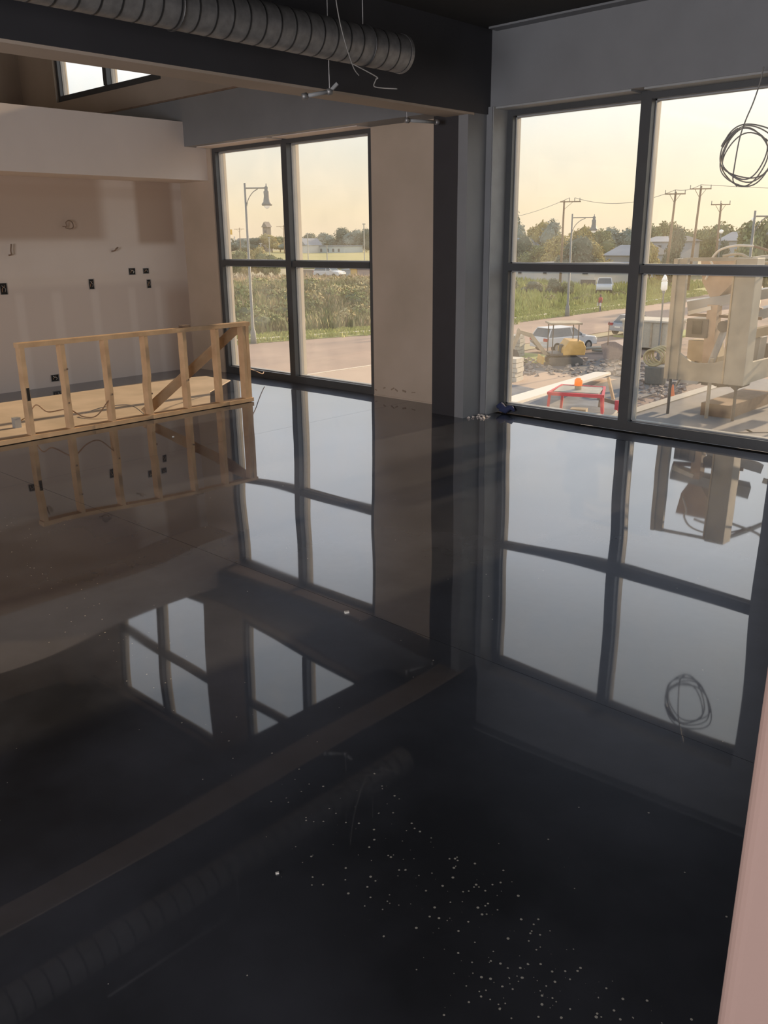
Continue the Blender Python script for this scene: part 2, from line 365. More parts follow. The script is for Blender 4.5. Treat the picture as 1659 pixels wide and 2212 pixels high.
pipe_piece('pipe_stub', a, b, b+Vector((0, 0, .09)), 'brown pipe stub with short upright rod above the tan pier')
# dark track and clip on the ceiling
tk = empty('ceiling_track', (-5.0, 5.0, 3.36), 'black conduit with an end box running along the dark ceiling above the duct', 'conduit')
MB().tube([(-4.55, 2.0, 3.33), (-4.45, 5.25, 3.33)], .02, 8).build('conduit', seamm, tk, smooth=True)
p = atZ(908, 42, 3.32); MB().box(p.x-.03, p.x+.03, p.y-.05, p.y+.05, 3.27, 3.36).build('end_box', seamm, tk)
p = atZ(855, 38, 3.33); cl = MB(); cl.obox((p.x, p.y, 3.33), (.02, .08, .02), (0, 0, .6)); cl.obox((p.x-.02, p.y-.01, 3.345), (.015, .03, .04), (0, .3, 0))
tag(cl.build('ceiling_clip', sill_m, origin=(p.x, p.y, 3.33)), 'small white metal clip on the dark ceiling above the duct end', 'clip')
# pale strips added under both window heads, bounced light put into their colour
for a, b in ((-9.21, -7.90), (-7.81, -6.50)): tag(MB().box(a, b, 6.60, 6.82, 2.722, 2.738).build('trim_6', white), kind='structure')
for a, b in ((-4.90, -3.60), (-3.49, -2.19)): tag(MB().box(a, b, 6.73, 6.91, 2.735, 2.752).build('trim_7', sill_m), kind='structure')
# light ceiling bead over the window wall
tag(MB().box(-4.9, FX, 6.60, 6.72, 3.345, 3.36).build('trim_5', paint), kind='structure')

# ---------------------------------------------------------------- stud wall
sw = empty('stud_wall', (-7.25, 4.45, 0), 'low unfinished wooden stud wall with seven studs and a diagonal brace', 'stud wall')
sx0, sx1 = -7.33, -7.24
SY = [3.235, 3.60, 4.02, 4.435, 4.865, 5.26]
SH = .80
def stud(y0, wd=.038, shift=0):
    q = MB(); n = 8; vs_ = []
    for i in range(n+1):
        z = .045+(SH-.045)*i/n; jx = random.uniform(-.002, .002); jy = random.uniform(-.002, .002)
        if shift and i in (1, 2, 3): jy -= .012
        for xx, yy in ((sx0, y0), (sx1, y0), (sx1, y0+wd), (sx0, y0+wd)): vs_.append((xx+(jx if xx == sx1 else 0), yy+jy, z))
    fs = [(i*4+j, i*4+(j+1) % 4, i*4+4+(j+1) % 4, i*4+4+j) for i in range(n) for j in range(4)]+[(0, 3, 2, 1), (n*4, n*4+1, n*4+2, n*4+3)]
    q.add(vs_, fs); q.build('stud', lumber, sw)
for i, y0 in enumerate(SY): stud(y0, shift=i == 3)
stud(5.60); stud(5.642)
MB().box(sx0, sx1, 3.225, 5.70, SH, SH+.040).build('top_plate', lumber, sw)
bp_ = MB()
for i in range(10):
    a, b = 2.6+i*(5.69-2.6)/10, 2.6+(i+1)*(5.69-2.6)/10; bp_.box(sx0-.004, sx1+.006+random.uniform(-.004, .006), a, b, 0.006, .045)
bp_.build('bottom_plate', lumber, sw)
MB().bar((sx0-.022, 4.43, .05), (sx0-.022, 5.66, .80), .038, .09, up=(0, 0, 1)).build('diagonal_brace', lumber, sw)
MB().box(sx1-.002, sx1+.004, 3.243, 3.268, .35, .46).build('stamp_mark', boxm, sw)
kn = MB()
for y0, z in ((3.62, .58), (4.03, .30), (4.88, .33), (3.60, .28), (4.45, .25)): kn.tube([(sx1-.002, y0+.015, z), (sx1+.0015, y0+.015, z)], .009, 8)
kn.build('knot', dkwood, sw)
tag(MB().box(-7.32, -7.25, 4.88, 4.97, SH+.040, SH+.062).build('wood_block', dkwood, origin=(-7.29, 4.92, SH+.04)), 'small dark wood scrap lying on top of the stud wall', 'wood scrap')
wire('electrical_cable', [(-7.9, 3.42, .05), (-7.86, 3.5, .10), (-7.70, 3.52, .22), (-7.55, 3.55, .17), (-7.34, 3.60, .21), (-7.29, 3.64, .21), (-7.27, 3.75, .13), (-7.27, 3.88, .12), (-7.28, 4.02, .24), (-7.29, 4.05, .25)], .0055, copper, 'brown cable sagging between the first studs of the low stud wall')
wire('electrical_cable', [(-7.9, 4.1, .03), (-7.8, 4.25, .08), (-7.6, 4.42, .10), (-7.5, 4.5, .02), (-7.46, 4.48, .012), (-7.36, 4.40, .012)], .005, wirem, 'grey cable on the tan floor beyond the middle of the stud wall')
wire('electrical_cable', [(-7.30, 5.62, .30), (-7.55, 5.85, .31), (-7.85, 6.2, .22), (-8.2, 6.6, .10), (-8.35, 6.75, .09)], .006, copper, 'thin cable running from the end stud to the window sill')
tag(MB().box(-7.9, -7.84, 3.36, 3.42, .006, .10).build('junction_box', sill_m, origin=(-7.87, 3.4, 0)), 'small pale box standing on the floor behind the first stud', 'box')

# ---------------------------------------------------------------- end wall boxes and stubs
def wall_box(y, z, wd, ht, label, mudring=False, stuffc=None):
    root = empty('outlet_box', (-9.9, y, z), label, 'outlet box', 'rough-in electrical boxes on the end wall')
    q = MB(); t = .004
    q.box(-9.905, -9.897, y-wd/2, y+wd/2, z-ht/2, z+ht/2); q.build('cavity', boxm, root)
    f_ = MB(); f_.box(-9.902, -9.890, y-wd/2-t, y-wd/2, z-ht/2, z+ht/2); f_.box(-9.902, -9.890, y+wd/2, y+wd/2+t, z-ht/2, z+ht/2)
    f_.box(-9.902, -9.890, y-wd/2-t, y+wd/2+t, z+ht/2, z+ht/2+t); f_.box(-9.902, -9.890, y-wd/2-t, y+wd/2+t, z-ht/2-t, z-ht/2)
    f_.build('rim', galv if not mudring else dkwood, root)
    for s_ in (-1, 1):
        MB().tube(smooth_path([(-9.90, y+s_*wd*.2, z-ht*.3), (-9.885, y+s_*wd*.25, z), (-9.89, y-s_*wd*.1, z+ht*.2), (-9.897, y-s_*wd*.2, z+ht*.3)], 4), .003, 5).build('wire', copper if s_ < 0 else (stuffc or wirem), root)
whitew = mat('white_wire', (.7, .68, .62), .6)
wall_box(4.333, 1.16, .075, .12, 'upright black outlet box at the far left of the end wall')
wall_box(5.41, 1.165, .06, .115, 'upright black outlet box in the middle of the end wall')
wall_box(6.205, 1.135, .05, .10, 'upright black outlet box nearest the window, lower of its pair')
wall_box(5.98, 1.295, .085, .075, 'round-looking outlet box stuffed with white wires, left of the upper pair', stuffc=whitew)
wall_box(6.18, 1.295, .075, .06, 'wide low black outlet box directly above the box nearest the window')
wall_box(4.80, .10, .09, .075, 'single outlet box just above the floor of the end wall', stuffc=whitew)
wire('cable_loop', [(-9.9, 5.13, 1.83), (-9.86, 5.16, 1.83), (-9.85, 5.15, 1.87), (-9.85, 5.19, 1.895), (-9.85, 5.23, 1.87), (-9.85, 5.235, 1.82), (-9.85, 5.19, 1.80), (-9.86, 5.14, 1.815)], .006, dkwood, 'brown cable curled into a loop high on the end wall')
wire('cable_stub', [(-9.9, 4.45, 1.52), (-9.86, 4.46, 1.53), (-9.85, 4.455, 1.57), (-9.85, 4.47, 1.64)], .009, dkwood, 'short upright cable stub at the left of the end wall')
wire('cable_stub', [(-9.9, 5.73, 1.54), (-9.86, 5.75, 1.55), (-9.84, 5.76, 1.57), (-9.85, 5.79, 1.585)], .009, dkwood, 'small bent cable stub to the right of the end wall middle')

# scuffs at the foot of the tan pier
sc_ = MB()
for x, y_, s_ in ((830, 838, .03), (848, 840, .05), (856, 843, .04), (873, 845, .05), (893, 848, .05), (812, 842, .03)):
    p = atY(x, y_, WY-.002); sc_.obox((p.x, WY-.002, p.z), (s_, .004, random.uniform(.006, .02)), (0, random.uniform(-.5, .5), 0))
tag(sc_.build('wall_scuff', mat('torn_paper', (.33, .25, .18), .9)), 'brown torn-paper scuffs at the foot of the tan wall pier', 'scuff', kind='stuff')
tag(MB().box(-6.5, -5.36, WY-.006, WY, 0, .014).build('baseboard_front', beige), kind='structure')
# blue rag at the window corner
rg = MB()
pts = [(-4.88+i*.035, 6.86+.012*math.sin(i*2), .055+.02*math.sin(i*1.7)) for i in range(7)]
rg.tube(pts, [.018, .036, .040, .034, .030, .022, .012], 8)
tag(rg.build('blue_rag', mat('navy_cloth', (.03, .04, .10), .9, var=.3), smooth=True, origin=(-4.8, 6.8, 0)), 'crumpled navy rag in the lower left corner of the large window', 'rag')
# small debris at the column foot
db = MB()
for i in range(26):
    x, y_ = random.uniform(-4.94, -4.80), random.uniform(6.45, 6.66); s_ = random.uniform(.006, .02); db.obox((x, y_, s_*.3), (s_*1.6, s_, s_*.6), (random.random(), random.random(), random.random()*3))
tag(db.build('plaster_crumbs', white), 'pale plaster crumbs on the floor at the column foot', 'debris', kind='stuff')
def chip(px, py, s_, lab):
    p = atZ(px, py, 0); tag(MB().obox((p.x, p.y, s_*.3), (s_*1.5, s_, s_*.6), (0, 0, 1)).build('paper_scrap', whitew, origin=(p.x, p.y, 0)), lab, 'scrap')
chip(374, 944, .012, 'tiny white speck on the floor in front of the stud wall'); chip(749, 1324, .014, 'tiny white scrap on the dark floor between the window reflections'); chip(599, 1887, .006, 'tiny white crumb on the near dark floor')

# coil of cable hanging in the big window
cb = empty('cable_coil', (-2.57, 6.58, 2.18), 'grey cable coil hanging from the head of the large window', 'cable')
random.seed(3)
pts = [(-2.545, 6.62, 2.76), (-2.55, 6.60, 2.66), (-2.58, 6.59, 2.53), (-2.615, 6.58, 2.42), (-2.64, 6.57, 2.30), (-2.655, 6.57, 2.12), (-2.655, 6.57, 2.03), (-2.62, 6.57, 1.985)]
MB().tube(smooth_path(pts), .0048, 7).build('drop', wirem, cb, smooth=True)
for k, (cx_, cz_, rx, rz_, ph, yy) in enumerate(((-2.575, 2.185, .188, .200, 0, 6.575), (-2.59, 2.20, .150, .165, .3, 6.565), (-2.565, 2.175, .175, .155, .8, 6.58), (-2.56, 2.215, .205, .180, -.4, 6.56), (-2.60, 2.18, .165, .185, 1.0, 6.59))):
    P_ = [Vector((cx_+rx*math.cos(t)*(1+.04*math.sin(2*t+ph)), yy+.012*math.sin(t+k), cz_+rz_*math.sin(t)+.012*math.cos(3*t+ph))) for t in [2*math.pi*i/48 for i in range(49)]]
    MB().tube(P_, .0048, 7, caps=False).build('coil_turn', wirem, cb, smooth=True)
MB().tube(smooth_path([(-2.76, 6.57, 2.26), (-2.735, 6.565, 2.30), (-2.69, 6.565, 2.345), (-2.655, 6.57, 2.37)]), .011, 8).build('tape_wrap', wirem, cb, smooth=True)

# ================================================================ OUTSIDE
GZ = -5.85
asphalt = mat('sunlit_asphalt', (.33, .235, .185), .85, var=.08, scale=.3, c2=(.28, .205, .165))
apron = mat('pale_concrete_apron', (.44, .33, .25), .85, var=.06, scale=.4)
grass = mat('short_grass', (.28, .29, .10), .95, var=.2, scale=.7, c2=(.22, .25, .09))
weedg = mat('tall_weed_ground', (.24, .22, .12), .95, var=.2, scale=.12, c2=(.36, .29, .20))
dirt = mat('site_dirt', (.27, .195, .155), .95, var=.15, scale=.5, c2=(.17, .135, .12), bump=.5)
slate = mat('grey_site_slab', (.15, .145, .145), .85, var=.08, scale=.4)
yfield = mat('dry_yellow_field', (.34, .31, .12), .95, var=.1, scale=.05)
def hgt(x, y):
    """terrain beyond the road: a weedy bank on the left, nearly level on the right"""
    xe = -52.9+(y-39.5)*.30 if y < 66 else (-45.9 if y < 95 else -45.9-(y-95)*.12)
    u = xe-4.5-x
    if u < 0: return GZ
    az = math.degrees(math.atan2(-x, y)); k = min(1, max(0, (az-38)/7)); k = k*k*(3-2*k)
    s = min(1, u/26); s = s*s*(3-2*s)
    return GZ+s*(1.1+.9*k)+(noise.noise(Vector((x*.11, y*.11, 0)))*.55*s*k if u < 60 else 0)
def road_edge(y): return -52.9+(y-39.5)*.30 if y < 66 else (-45.9 if y < 95 else -45.9-(y-95)*.12)
# terrain grids
def grid(name, xs, ys, zf, m, kind='structure', smooth=True):
    q = MB(); nx, ny = len(xs), len(ys)
    q.add([(x, y, zf(x, y)) for y in ys for x in xs], [(j*nx+i, j*nx+i+1, (j+1)*nx+i+1, (j+1)*nx+i) for j in range(ny-1) for i in range(nx-1)])
    return tag(q.build(name, m, smooth=smooth), kind=kind)
bx0 = [-600+i*20 for i in range(25)]+[-110+i*1.6 for i in range(46)]
ysg = [8+i*1.8 for i in range(80)]+[160+i*25 for i in range(24)]
grid('ground', bx0+[-36, -34], ysg, lambda x, y: hgt(x, y)-.04, weedg)
tag(MB().box(-60, 300, 7.3, 900, GZ-.6, GZ-.08).build('ground', dirt), kind='structure')
# road strip, verge and kerbs follow the far road edge
def strip(name, f0, f1, y0, y1, z, th, m, step=3):
    q = MB(); ys_ = [y0+i*step for i in range(int((y1-y0)/step)+1)]; vs_ = []
    for y_ in ys_: vs_ += [(f0(y_), y_, z-th), (f1(y_), y_, z-th), (f1(y_), y_, z), (f0(y_), y_, z)]
    n = len(ys_); fs = [(i*4+j, i*4+(j+1) % 4, i*4+4+(j+1) % 4, i*4+4+j) for i in range(n-1) for j in range(4)]+[(3, 2, 1, 0), (n*4-4, n*4-3, n*4-2, n*4-1)]
    q.add(vs_, fs); return tag(q.build(name, m), kind='structure')
near = lambda y: -36.8+(y-39)*.05
strip('road', road_edge, near, 10, 400, GZ, .1, asphalt)
strip('verge', lambda y: road_edge(y)-5.2, road_edge, 10, 400, GZ+.05, .15, grass)
strip('kerb', lambda y: road_edge(y)-2.1, lambda y: road_edge(y)-1.75, 10, 160, GZ+.16, .1, cream)
strip('sidewalk', near, lambda y: near(y)+14, 10, 43, GZ+.02, .12, apron)
strip('kerb', lambda y: near(y)-.15, near, 10, 43, GZ+.05, .1, cream)
tag(MB().box(-33.5, -29.5, 45.5, 49.3, GZ-.1, GZ+.04).build('verge', grass), kind='structure')
tag(MB().box(-33.5, -29, 62.5, 70, GZ-.1, GZ+.04).build('verge', grass), kind='structure')
tag(MB().prism([(-30.5, 33), (-24.6, 31), (-19, 34), (-19, 51), (-27, 51), (-31, 43)], GZ-.1, GZ+.01, 2).build('site_slab', slate), kind='structure')
tag(MB().prism([(-24.5, 26), (-12.5, 22), (-12.5, 33), (-20, 36.5), (-26.5, 38)], GZ-.1, GZ+.03, 2).build('site_slab', concrete), kind='structure')
# far field and dirt band on the left
fld = MB().prism([(-330, 120), (-105, 120), (-120, 300), (-330, 300)], GZ+1.6, GZ+2.75, 2)
tag(fld.build('far_field', yfield), kind='structure')

# --- weeds: tall grass and forbs, far too many to count
def tufts(name, pts, hts, wd, m, lab):
    q = MB(); V, F_ = [], []
    for (x, y, z) in pts:
        for b in range(5):
            h = random.uniform(*hts); a = random.random()*6.28; l = random.uniform(0, .45)*h; dx, dy = math.cos(a), math.sin(a); p = wd*random.uniform(.6, 1.3)
            ox, oy = random.uniform(-.5, .5), random.uniform(-.5, .5); i = len(V)
            V += [(x+ox-dy*p, y+oy+dx*p, z-.1), (x+ox+dy*p, y+oy-dx*p, z-.1), (x+ox+dx*l*.5+dy*p*.8, y+oy+dy*l*.5-dx*p*.8, z+h*.6), (x+ox+dx*l, y+oy+dy*l, z+h)]
            F_ += [(i, i+1, i+2), (i, i+2, i+3)]
    q.v = V; q.f = F_; q.m = [0]*len(F_); me = bpy.data.meshes.new(name); me.from_pydata(V, [], F_); me.materials.append(m)
    o = bpy.data.objects.new(name, me); col.objects.link(o); return tag(o, lab, 'weeds', kind='stuff')
def pts_in(n, az0, az1, d0, d1, cond=lambda u: True):
    out = []
    while len(out) < n:
        az = R(random.uniform(az0, az1)); d = math.sqrt(random.uniform(d0*d0, d1*d1)); x, y = -math.sin(az)*d, math.cos(az)*d; u = road_edge(y)-x
        if u > 5.0 and cond(u): out.append((x, y, hgt(x, y)))
    return out
wgreen = mat('green_weed', (.24, .27, .10), .9, var=.25, scale=.16, c2=(.05, .075, .035)); wolive = mat('olive_weed', (.33, .29, .14), .9, var=.2, scale=.14, c2=(.15, .15, .08))
wtan = mat('dry_tan_weed', (.44, .34, .22), .9, var=.15, scale=.2); wgrass = mat('verge_grass_blade', (.36, .38, .12), .9, var=.15, scale=.4)
tufts('weed_growth', pts_in(2600, 43, 60, 62, 105), (.3, 1.1), .15, wgreen, 'dense green weeds covering the bank across the road')
tufts('weed_growth', pts_in(1700, 43, 60, 62, 110), (.4, 1.25), .13, wolive, 'olive tall grass mixed over the bank across the road')
tufts('weed_growth', pts_in(2200, 43, 60, 76, 130), (.4, 1.0), .12, wtan, 'dry tan grass heads scattered over the bank across the road')
tufts('weed_growth', pts_in(3500, 20, 40, 75, 150, lambda u: u < 35), (.3, 1.0), .14, wgrass, 'yellow-green rough grass beyond the road by the lamp post and walker')
vp = []
for i in range(5200):
    y_ = random.uniform(34, 120); u = random.uniform(2.2, 5.6) if random.random() < .8 else random.uniform(.2, 1.6); vp.append((road_edge(y_)-u, y_, GZ+.05))
tufts('verge_grass', vp, (.12, .32), .10, wgrass, 'bright short grass blades along the far kerb of the road')

# --- leafy masses
def leaf_mesh(name, n, blobs, leaf, m, core, seed=1, cs=.80):
    random.seed(seed); V, F_ = [], []
    for i in range(n):
        c_, r0 = random.choice(blobs); c_ = Vector(c_)
        d = Vector((random.gauss(0, 1), random.gauss(0, 1), random.gauss(0, 1))).normalized(); rr = Vector(r0)
        p = c_+Vector((d.x*rr.x, d.y*rr.y, d.z*rr.z))*random.uniform(.72, 1.06)
        a = Vector((random.gauss(0, 1), random.gauss(0, 1), random.gauss(0, 1))).normalized(); b = d.cross(a).normalized(); a = (a*.6+d*.2).normalized()
        s_ = leaf*random.uniform(.6, 1.4); k = len(V); V += [p-a*s_, p+b*s_*.6, p+a*s_, p-b*s_*.6]; F_.append((k, k+1, k+2, k+3))
    me = bpy.data.meshes.new(name); me.from_pydata([tuple(v) for v in V], [], F_); me.materials.append(m)
    import bmesh
    bm2 = bmesh.new(); bm2.from_mesh(me)
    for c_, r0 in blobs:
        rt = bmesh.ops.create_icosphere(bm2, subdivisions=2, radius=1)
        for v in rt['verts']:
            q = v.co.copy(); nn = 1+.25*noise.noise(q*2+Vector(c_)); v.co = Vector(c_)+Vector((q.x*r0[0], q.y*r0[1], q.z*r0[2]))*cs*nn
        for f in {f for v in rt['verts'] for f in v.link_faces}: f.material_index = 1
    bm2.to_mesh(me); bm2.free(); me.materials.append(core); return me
TM = {}
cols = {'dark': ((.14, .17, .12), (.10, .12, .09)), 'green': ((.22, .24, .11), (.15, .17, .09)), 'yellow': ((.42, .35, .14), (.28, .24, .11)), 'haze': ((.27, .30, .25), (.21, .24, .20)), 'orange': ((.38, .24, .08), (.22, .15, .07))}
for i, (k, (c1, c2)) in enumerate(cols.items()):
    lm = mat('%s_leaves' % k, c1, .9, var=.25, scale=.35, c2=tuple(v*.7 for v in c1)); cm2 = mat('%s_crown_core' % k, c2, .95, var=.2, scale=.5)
    for sh in range(2):
        random.seed(40+i*2+sh); bl = []
        for j in range(9): a = random.random()*6.28; rr = random.uniform(.1, .55); bl.append(((rr*math.cos(a), rr*math.sin(a), random.uniform(.35, 1.15)), (random.uniform(.28, .5),)*3))
        if sh: bl = [((c_[0]*.6, c_[1]*.6, c_[2]*1.25), (r0[0]*.8, r0[1]*.8, r0[2])) for c_, r0 in bl]
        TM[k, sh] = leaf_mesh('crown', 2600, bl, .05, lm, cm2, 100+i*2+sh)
tq = MB(); tq.tube([(0, 0, -.6), (0, 0, .3), (.02, 0, .9)], [.06, .045, .02], 8); trunk_me = None
bark = mat('bark', (.12, .09, .07), .95, var=.2)
def tree(px, py_top, dist_y, base_z, kind, sh, widthpx, label, group=None, name='tree', cat='tree'):
    global trunk_me
    top = atY(px, py_top, dist_y); H = max(1.2, top.z-base_z); d = math.hypot(top.x, top.y); wdt = widthpx/1842*(d*.97)
    root = empty(name, (top.x, top.y, base_z), label, cat, group, rz=random.random()*6)
    cobj = bpy.data.objects.new('crown', TM[kind, sh]); col.objects.link(cobj); cobj.parent = root
    trunk = tq.build('trunk', bark, smooth=True) if trunk_me is None else bpy.data.objects.new('trunk', trunk_me)
    if trunk_me is None: trunk_me = trunk.data
    else: col.objects.link(trunk)
    trunk.parent = root
    sxy = wdt/1.75; szz = H/1.72
    cobj.scale = (sxy, sxy, szz); cobj.location = (0, 0, .06*H); trunk.scale = (sxy*.6, sxy*.6, szz*.7); trunk.location = (0, 0, 0)
    if name != 'tree': trunk.scale = (sxy*.3, sxy*.3, szz*.4)
    return root
random.seed(11)
# left window: far line of trees beyond the yellow field
PL = GZ+3.0
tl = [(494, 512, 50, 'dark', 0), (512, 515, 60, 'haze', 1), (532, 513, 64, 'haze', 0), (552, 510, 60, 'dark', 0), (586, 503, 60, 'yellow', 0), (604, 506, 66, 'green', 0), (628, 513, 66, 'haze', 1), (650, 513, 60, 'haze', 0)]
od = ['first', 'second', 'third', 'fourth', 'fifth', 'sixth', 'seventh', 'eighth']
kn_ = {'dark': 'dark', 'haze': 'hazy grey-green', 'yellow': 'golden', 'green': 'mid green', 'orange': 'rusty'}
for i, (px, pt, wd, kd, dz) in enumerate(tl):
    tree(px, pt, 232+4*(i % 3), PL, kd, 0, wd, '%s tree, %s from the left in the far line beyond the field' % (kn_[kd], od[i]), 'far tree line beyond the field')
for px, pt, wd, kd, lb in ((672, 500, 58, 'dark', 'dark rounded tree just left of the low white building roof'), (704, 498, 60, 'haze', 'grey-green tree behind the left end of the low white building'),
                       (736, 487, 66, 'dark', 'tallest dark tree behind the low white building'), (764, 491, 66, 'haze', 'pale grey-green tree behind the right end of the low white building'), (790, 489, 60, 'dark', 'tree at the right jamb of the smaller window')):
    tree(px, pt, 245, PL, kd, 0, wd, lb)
for i, (px, pt, wd) in enumerate(((500, 534, 54), (523, 530, 56), (548, 528, 60), (572, 536, 56), (594, 545, 46))):
    tree(px, pt, 80+i, hgt(atY(px, pt, 80).x, 80), 'green' if i != 2 else 'yellow', 0, wd, 'leafy bush above the rail of the smaller window, %s from the left of five' % od[i], 'bushes behind the bank', 'bush', 'bush')
# right window trees
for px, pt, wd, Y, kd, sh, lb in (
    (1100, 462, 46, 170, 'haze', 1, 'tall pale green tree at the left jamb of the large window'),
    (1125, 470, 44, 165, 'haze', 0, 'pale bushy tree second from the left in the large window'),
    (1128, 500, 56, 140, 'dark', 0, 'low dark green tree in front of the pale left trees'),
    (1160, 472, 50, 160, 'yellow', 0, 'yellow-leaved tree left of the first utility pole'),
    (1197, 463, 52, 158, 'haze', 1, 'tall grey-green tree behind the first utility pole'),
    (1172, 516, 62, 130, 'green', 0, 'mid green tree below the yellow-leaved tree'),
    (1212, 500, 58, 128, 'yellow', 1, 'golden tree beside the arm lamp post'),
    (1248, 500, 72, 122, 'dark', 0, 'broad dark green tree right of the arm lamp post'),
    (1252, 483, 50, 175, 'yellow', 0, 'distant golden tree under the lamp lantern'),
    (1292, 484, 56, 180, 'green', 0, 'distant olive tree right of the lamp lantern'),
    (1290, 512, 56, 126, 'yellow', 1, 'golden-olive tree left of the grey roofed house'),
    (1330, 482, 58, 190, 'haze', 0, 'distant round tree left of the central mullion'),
    (1338, 525, 40, 150, 'orange', 0, 'small rusty tree left of the central mullion'),
    (1366, 484, 50, 190, 'haze', 0, 'distant tree behind the central mullion'),
    (1405, 471, 56, 175, 'green', 0, 'olive tree just right of the central mullion'),
    (1445, 478, 46, 180, 'green', 1, 'olive tree in front of the second utility pole'),
    (1410, 512, 44, 130, 'yellow', 0, 'low golden tree right of the central mullion'),
    (1458, 488, 50, 120, 'dark', 1, 'narrow dark tree behind the top of the white steel machine'),
    (1490, 486, 54, 185, 'green', 0, 'distant tree between the second and third utility poles'),
    (1532, 478, 54, 178, 'green', 1, 'distant tree right of the third utility pole'),
    (1585, 464, 70, 165, 'green', 0, 'bushy tree behind the grey-blue house roof'),
    (1612, 520, 60, 118, 'yellow', 0, 'golden bush in front of the grey-blue house'),
    (1560, 520, 34, 115, 'dark', 1, 'narrow dark shrub left of the grey-blue house'),
    (1652, 430, 86, 105, 'green', 1, 'large tree at the right edge of the large window')):
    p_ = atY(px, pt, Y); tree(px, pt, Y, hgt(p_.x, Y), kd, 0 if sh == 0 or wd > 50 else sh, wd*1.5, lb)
for px, pt, wd, kd, lb in ((1105, 600, 44, 'dark', 'dark shrub at the left end of the long white building'), (1150, 604, 60, 'dark', 'wide dark shrub in front of the long white building'), (1200, 598, 50, 'dark', 'dark shrub left of the arm lamp post base'), (1228, 602, 34, 'green', 'green shrub right of the arm lamp post')):
    p_ = atY(px, pt, 96); tree(px, pt, 96, hgt(p_.x, 96), kd, 0, wd, lb, None, 'shrub', 'shrub')

def brush(n, az0, az1, d0, d1, rr, leafn, m1, m2, lab, seed):
    random.seed(seed); P_ = pts_in(n, az0, az1, d0, d1, lambda u: u > 7); bl = []
    for p in P_: s_ = random.uniform(*rr); bl.append((p[:2]+(p[2]+s_*.25,), (s_*random.uniform(.7, 1.3), s_*random.uniform(.7, 1.3), s_*random.uniform(.4, .9))))
    o = bpy.data.objects.new('brush', leaf_mesh('brush', leafn, bl, .17, m1, m2, seed, .55)); col.objects.link(o); tag(o, lab, 'brush', kind='stuff')  # darker cores put the shade inside the clumps into the colour
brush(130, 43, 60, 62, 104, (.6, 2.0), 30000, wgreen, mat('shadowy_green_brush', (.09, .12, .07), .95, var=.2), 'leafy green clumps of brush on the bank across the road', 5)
brush(90, 43, 60, 63, 112, (.6, 1.7), 20000, mat('tan_brush_leaf', (.40, .34, .17), .9, var=.2, scale=.2), mat('olive_brush_core', (.18, .16, .09), .95, var=.2), 'olive and tan clumps of brush on the bank across the road', 6)
brush(16, 22, 38, 88, 120, (.6, 1.3), 2500, wolive, bpy.data.materials['olive_brush_core'], 'low olive scrub beyond the walker and the arm lamp post', 8)

# --- buildings
def dome(px, py, Y): return atY(px, py, Y)
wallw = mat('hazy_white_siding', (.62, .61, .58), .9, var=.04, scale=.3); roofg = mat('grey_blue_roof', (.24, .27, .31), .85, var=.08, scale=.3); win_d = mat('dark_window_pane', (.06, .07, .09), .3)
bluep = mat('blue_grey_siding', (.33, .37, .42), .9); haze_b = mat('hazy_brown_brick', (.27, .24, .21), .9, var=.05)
def building(name, px0, px1, py_eave, py_base, Y, depth, wm, rm, ridge, label, wins=(), gable='x', name2=None):
    a, b = atY(px0, py_eave, Y), atY(px1, py_eave, Y); zb = atY((px0+px1)/2, py_base, Y).z; ze = (a.z+b.z)/2
    root = empty(name, ((a.x+b.x)/2, Y, zb), label, 'building')
    MB().box(a.x, b.x, Y, Y+depth, zb-1, ze).build('wall', wm, root)
    rr = MB(); zr = ze+ridge
    if gable == 'x': rr.prism([(Y-.4, ze), (Y+depth+.4, ze), (Y+depth/2, zr)], a.x-.4, b.x+.4, 0)
    elif gable == 'y': rr.prism([(a.x-.4, ze), (b.x+.4, ze), ((a.x+b.x)/2, zr)], Y-.4, Y+depth+.4, 1)
    else: rr.box(a.x-.2, b.x+.2, Y-.2, Y+depth+.2, ze, ze+ridge)
    rr.build('roof', rm, root)
    for (p0, p1, q0, q1) in wins:
        u, v = atY(p0, q0, Y), atY(p1, q1, Y)
        fr = MB().box(u.x-.08, v.x+.08, Y-.06, Y+.02, v.z-.08, u.z+.08).build('window', wm, root)
        MB().box(u.x, v.x, Y-.09, Y-.05, v.z, u.z).build('pane', win_d, fr, origin=None)
    return root
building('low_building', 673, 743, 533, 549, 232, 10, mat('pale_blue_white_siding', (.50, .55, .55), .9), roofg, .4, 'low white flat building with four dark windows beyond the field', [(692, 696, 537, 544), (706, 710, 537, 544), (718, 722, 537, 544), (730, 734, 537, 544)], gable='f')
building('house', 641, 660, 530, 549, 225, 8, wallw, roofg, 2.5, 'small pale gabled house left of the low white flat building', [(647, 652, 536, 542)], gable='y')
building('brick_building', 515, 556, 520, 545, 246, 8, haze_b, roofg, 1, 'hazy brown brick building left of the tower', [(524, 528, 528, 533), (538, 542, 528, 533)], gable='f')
tw = building('tower', 567, 577, 491, 545, 244, 2, haze_b, haze_b, 2.2, 'hazy square tower with a pointed roof on the horizon', [(571, 575, 498, 503)], gable='y')
pk = atY(573.5, 480, 246); MB().tube([(pk.x, pk.y, pk.z-1.8), (pk.x, pk.y, pk.z+.4)], .25, 6, r1=.03).build('finial', haze_b, tw)
building('warehouse', 1096, 1285, 583, 634, 112, 14, mat('dusty_white_siding', (.50, .50, .49), .9, var=.06, scale=.2), roofg, .8, 'long dusty white building behind the shrubs across the road', [(1120, 1127, 586, 592), (1174, 1181, 586, 592), (1259, 1270, 586, 593), (1255, 1286, 604, 619)], gable='f')
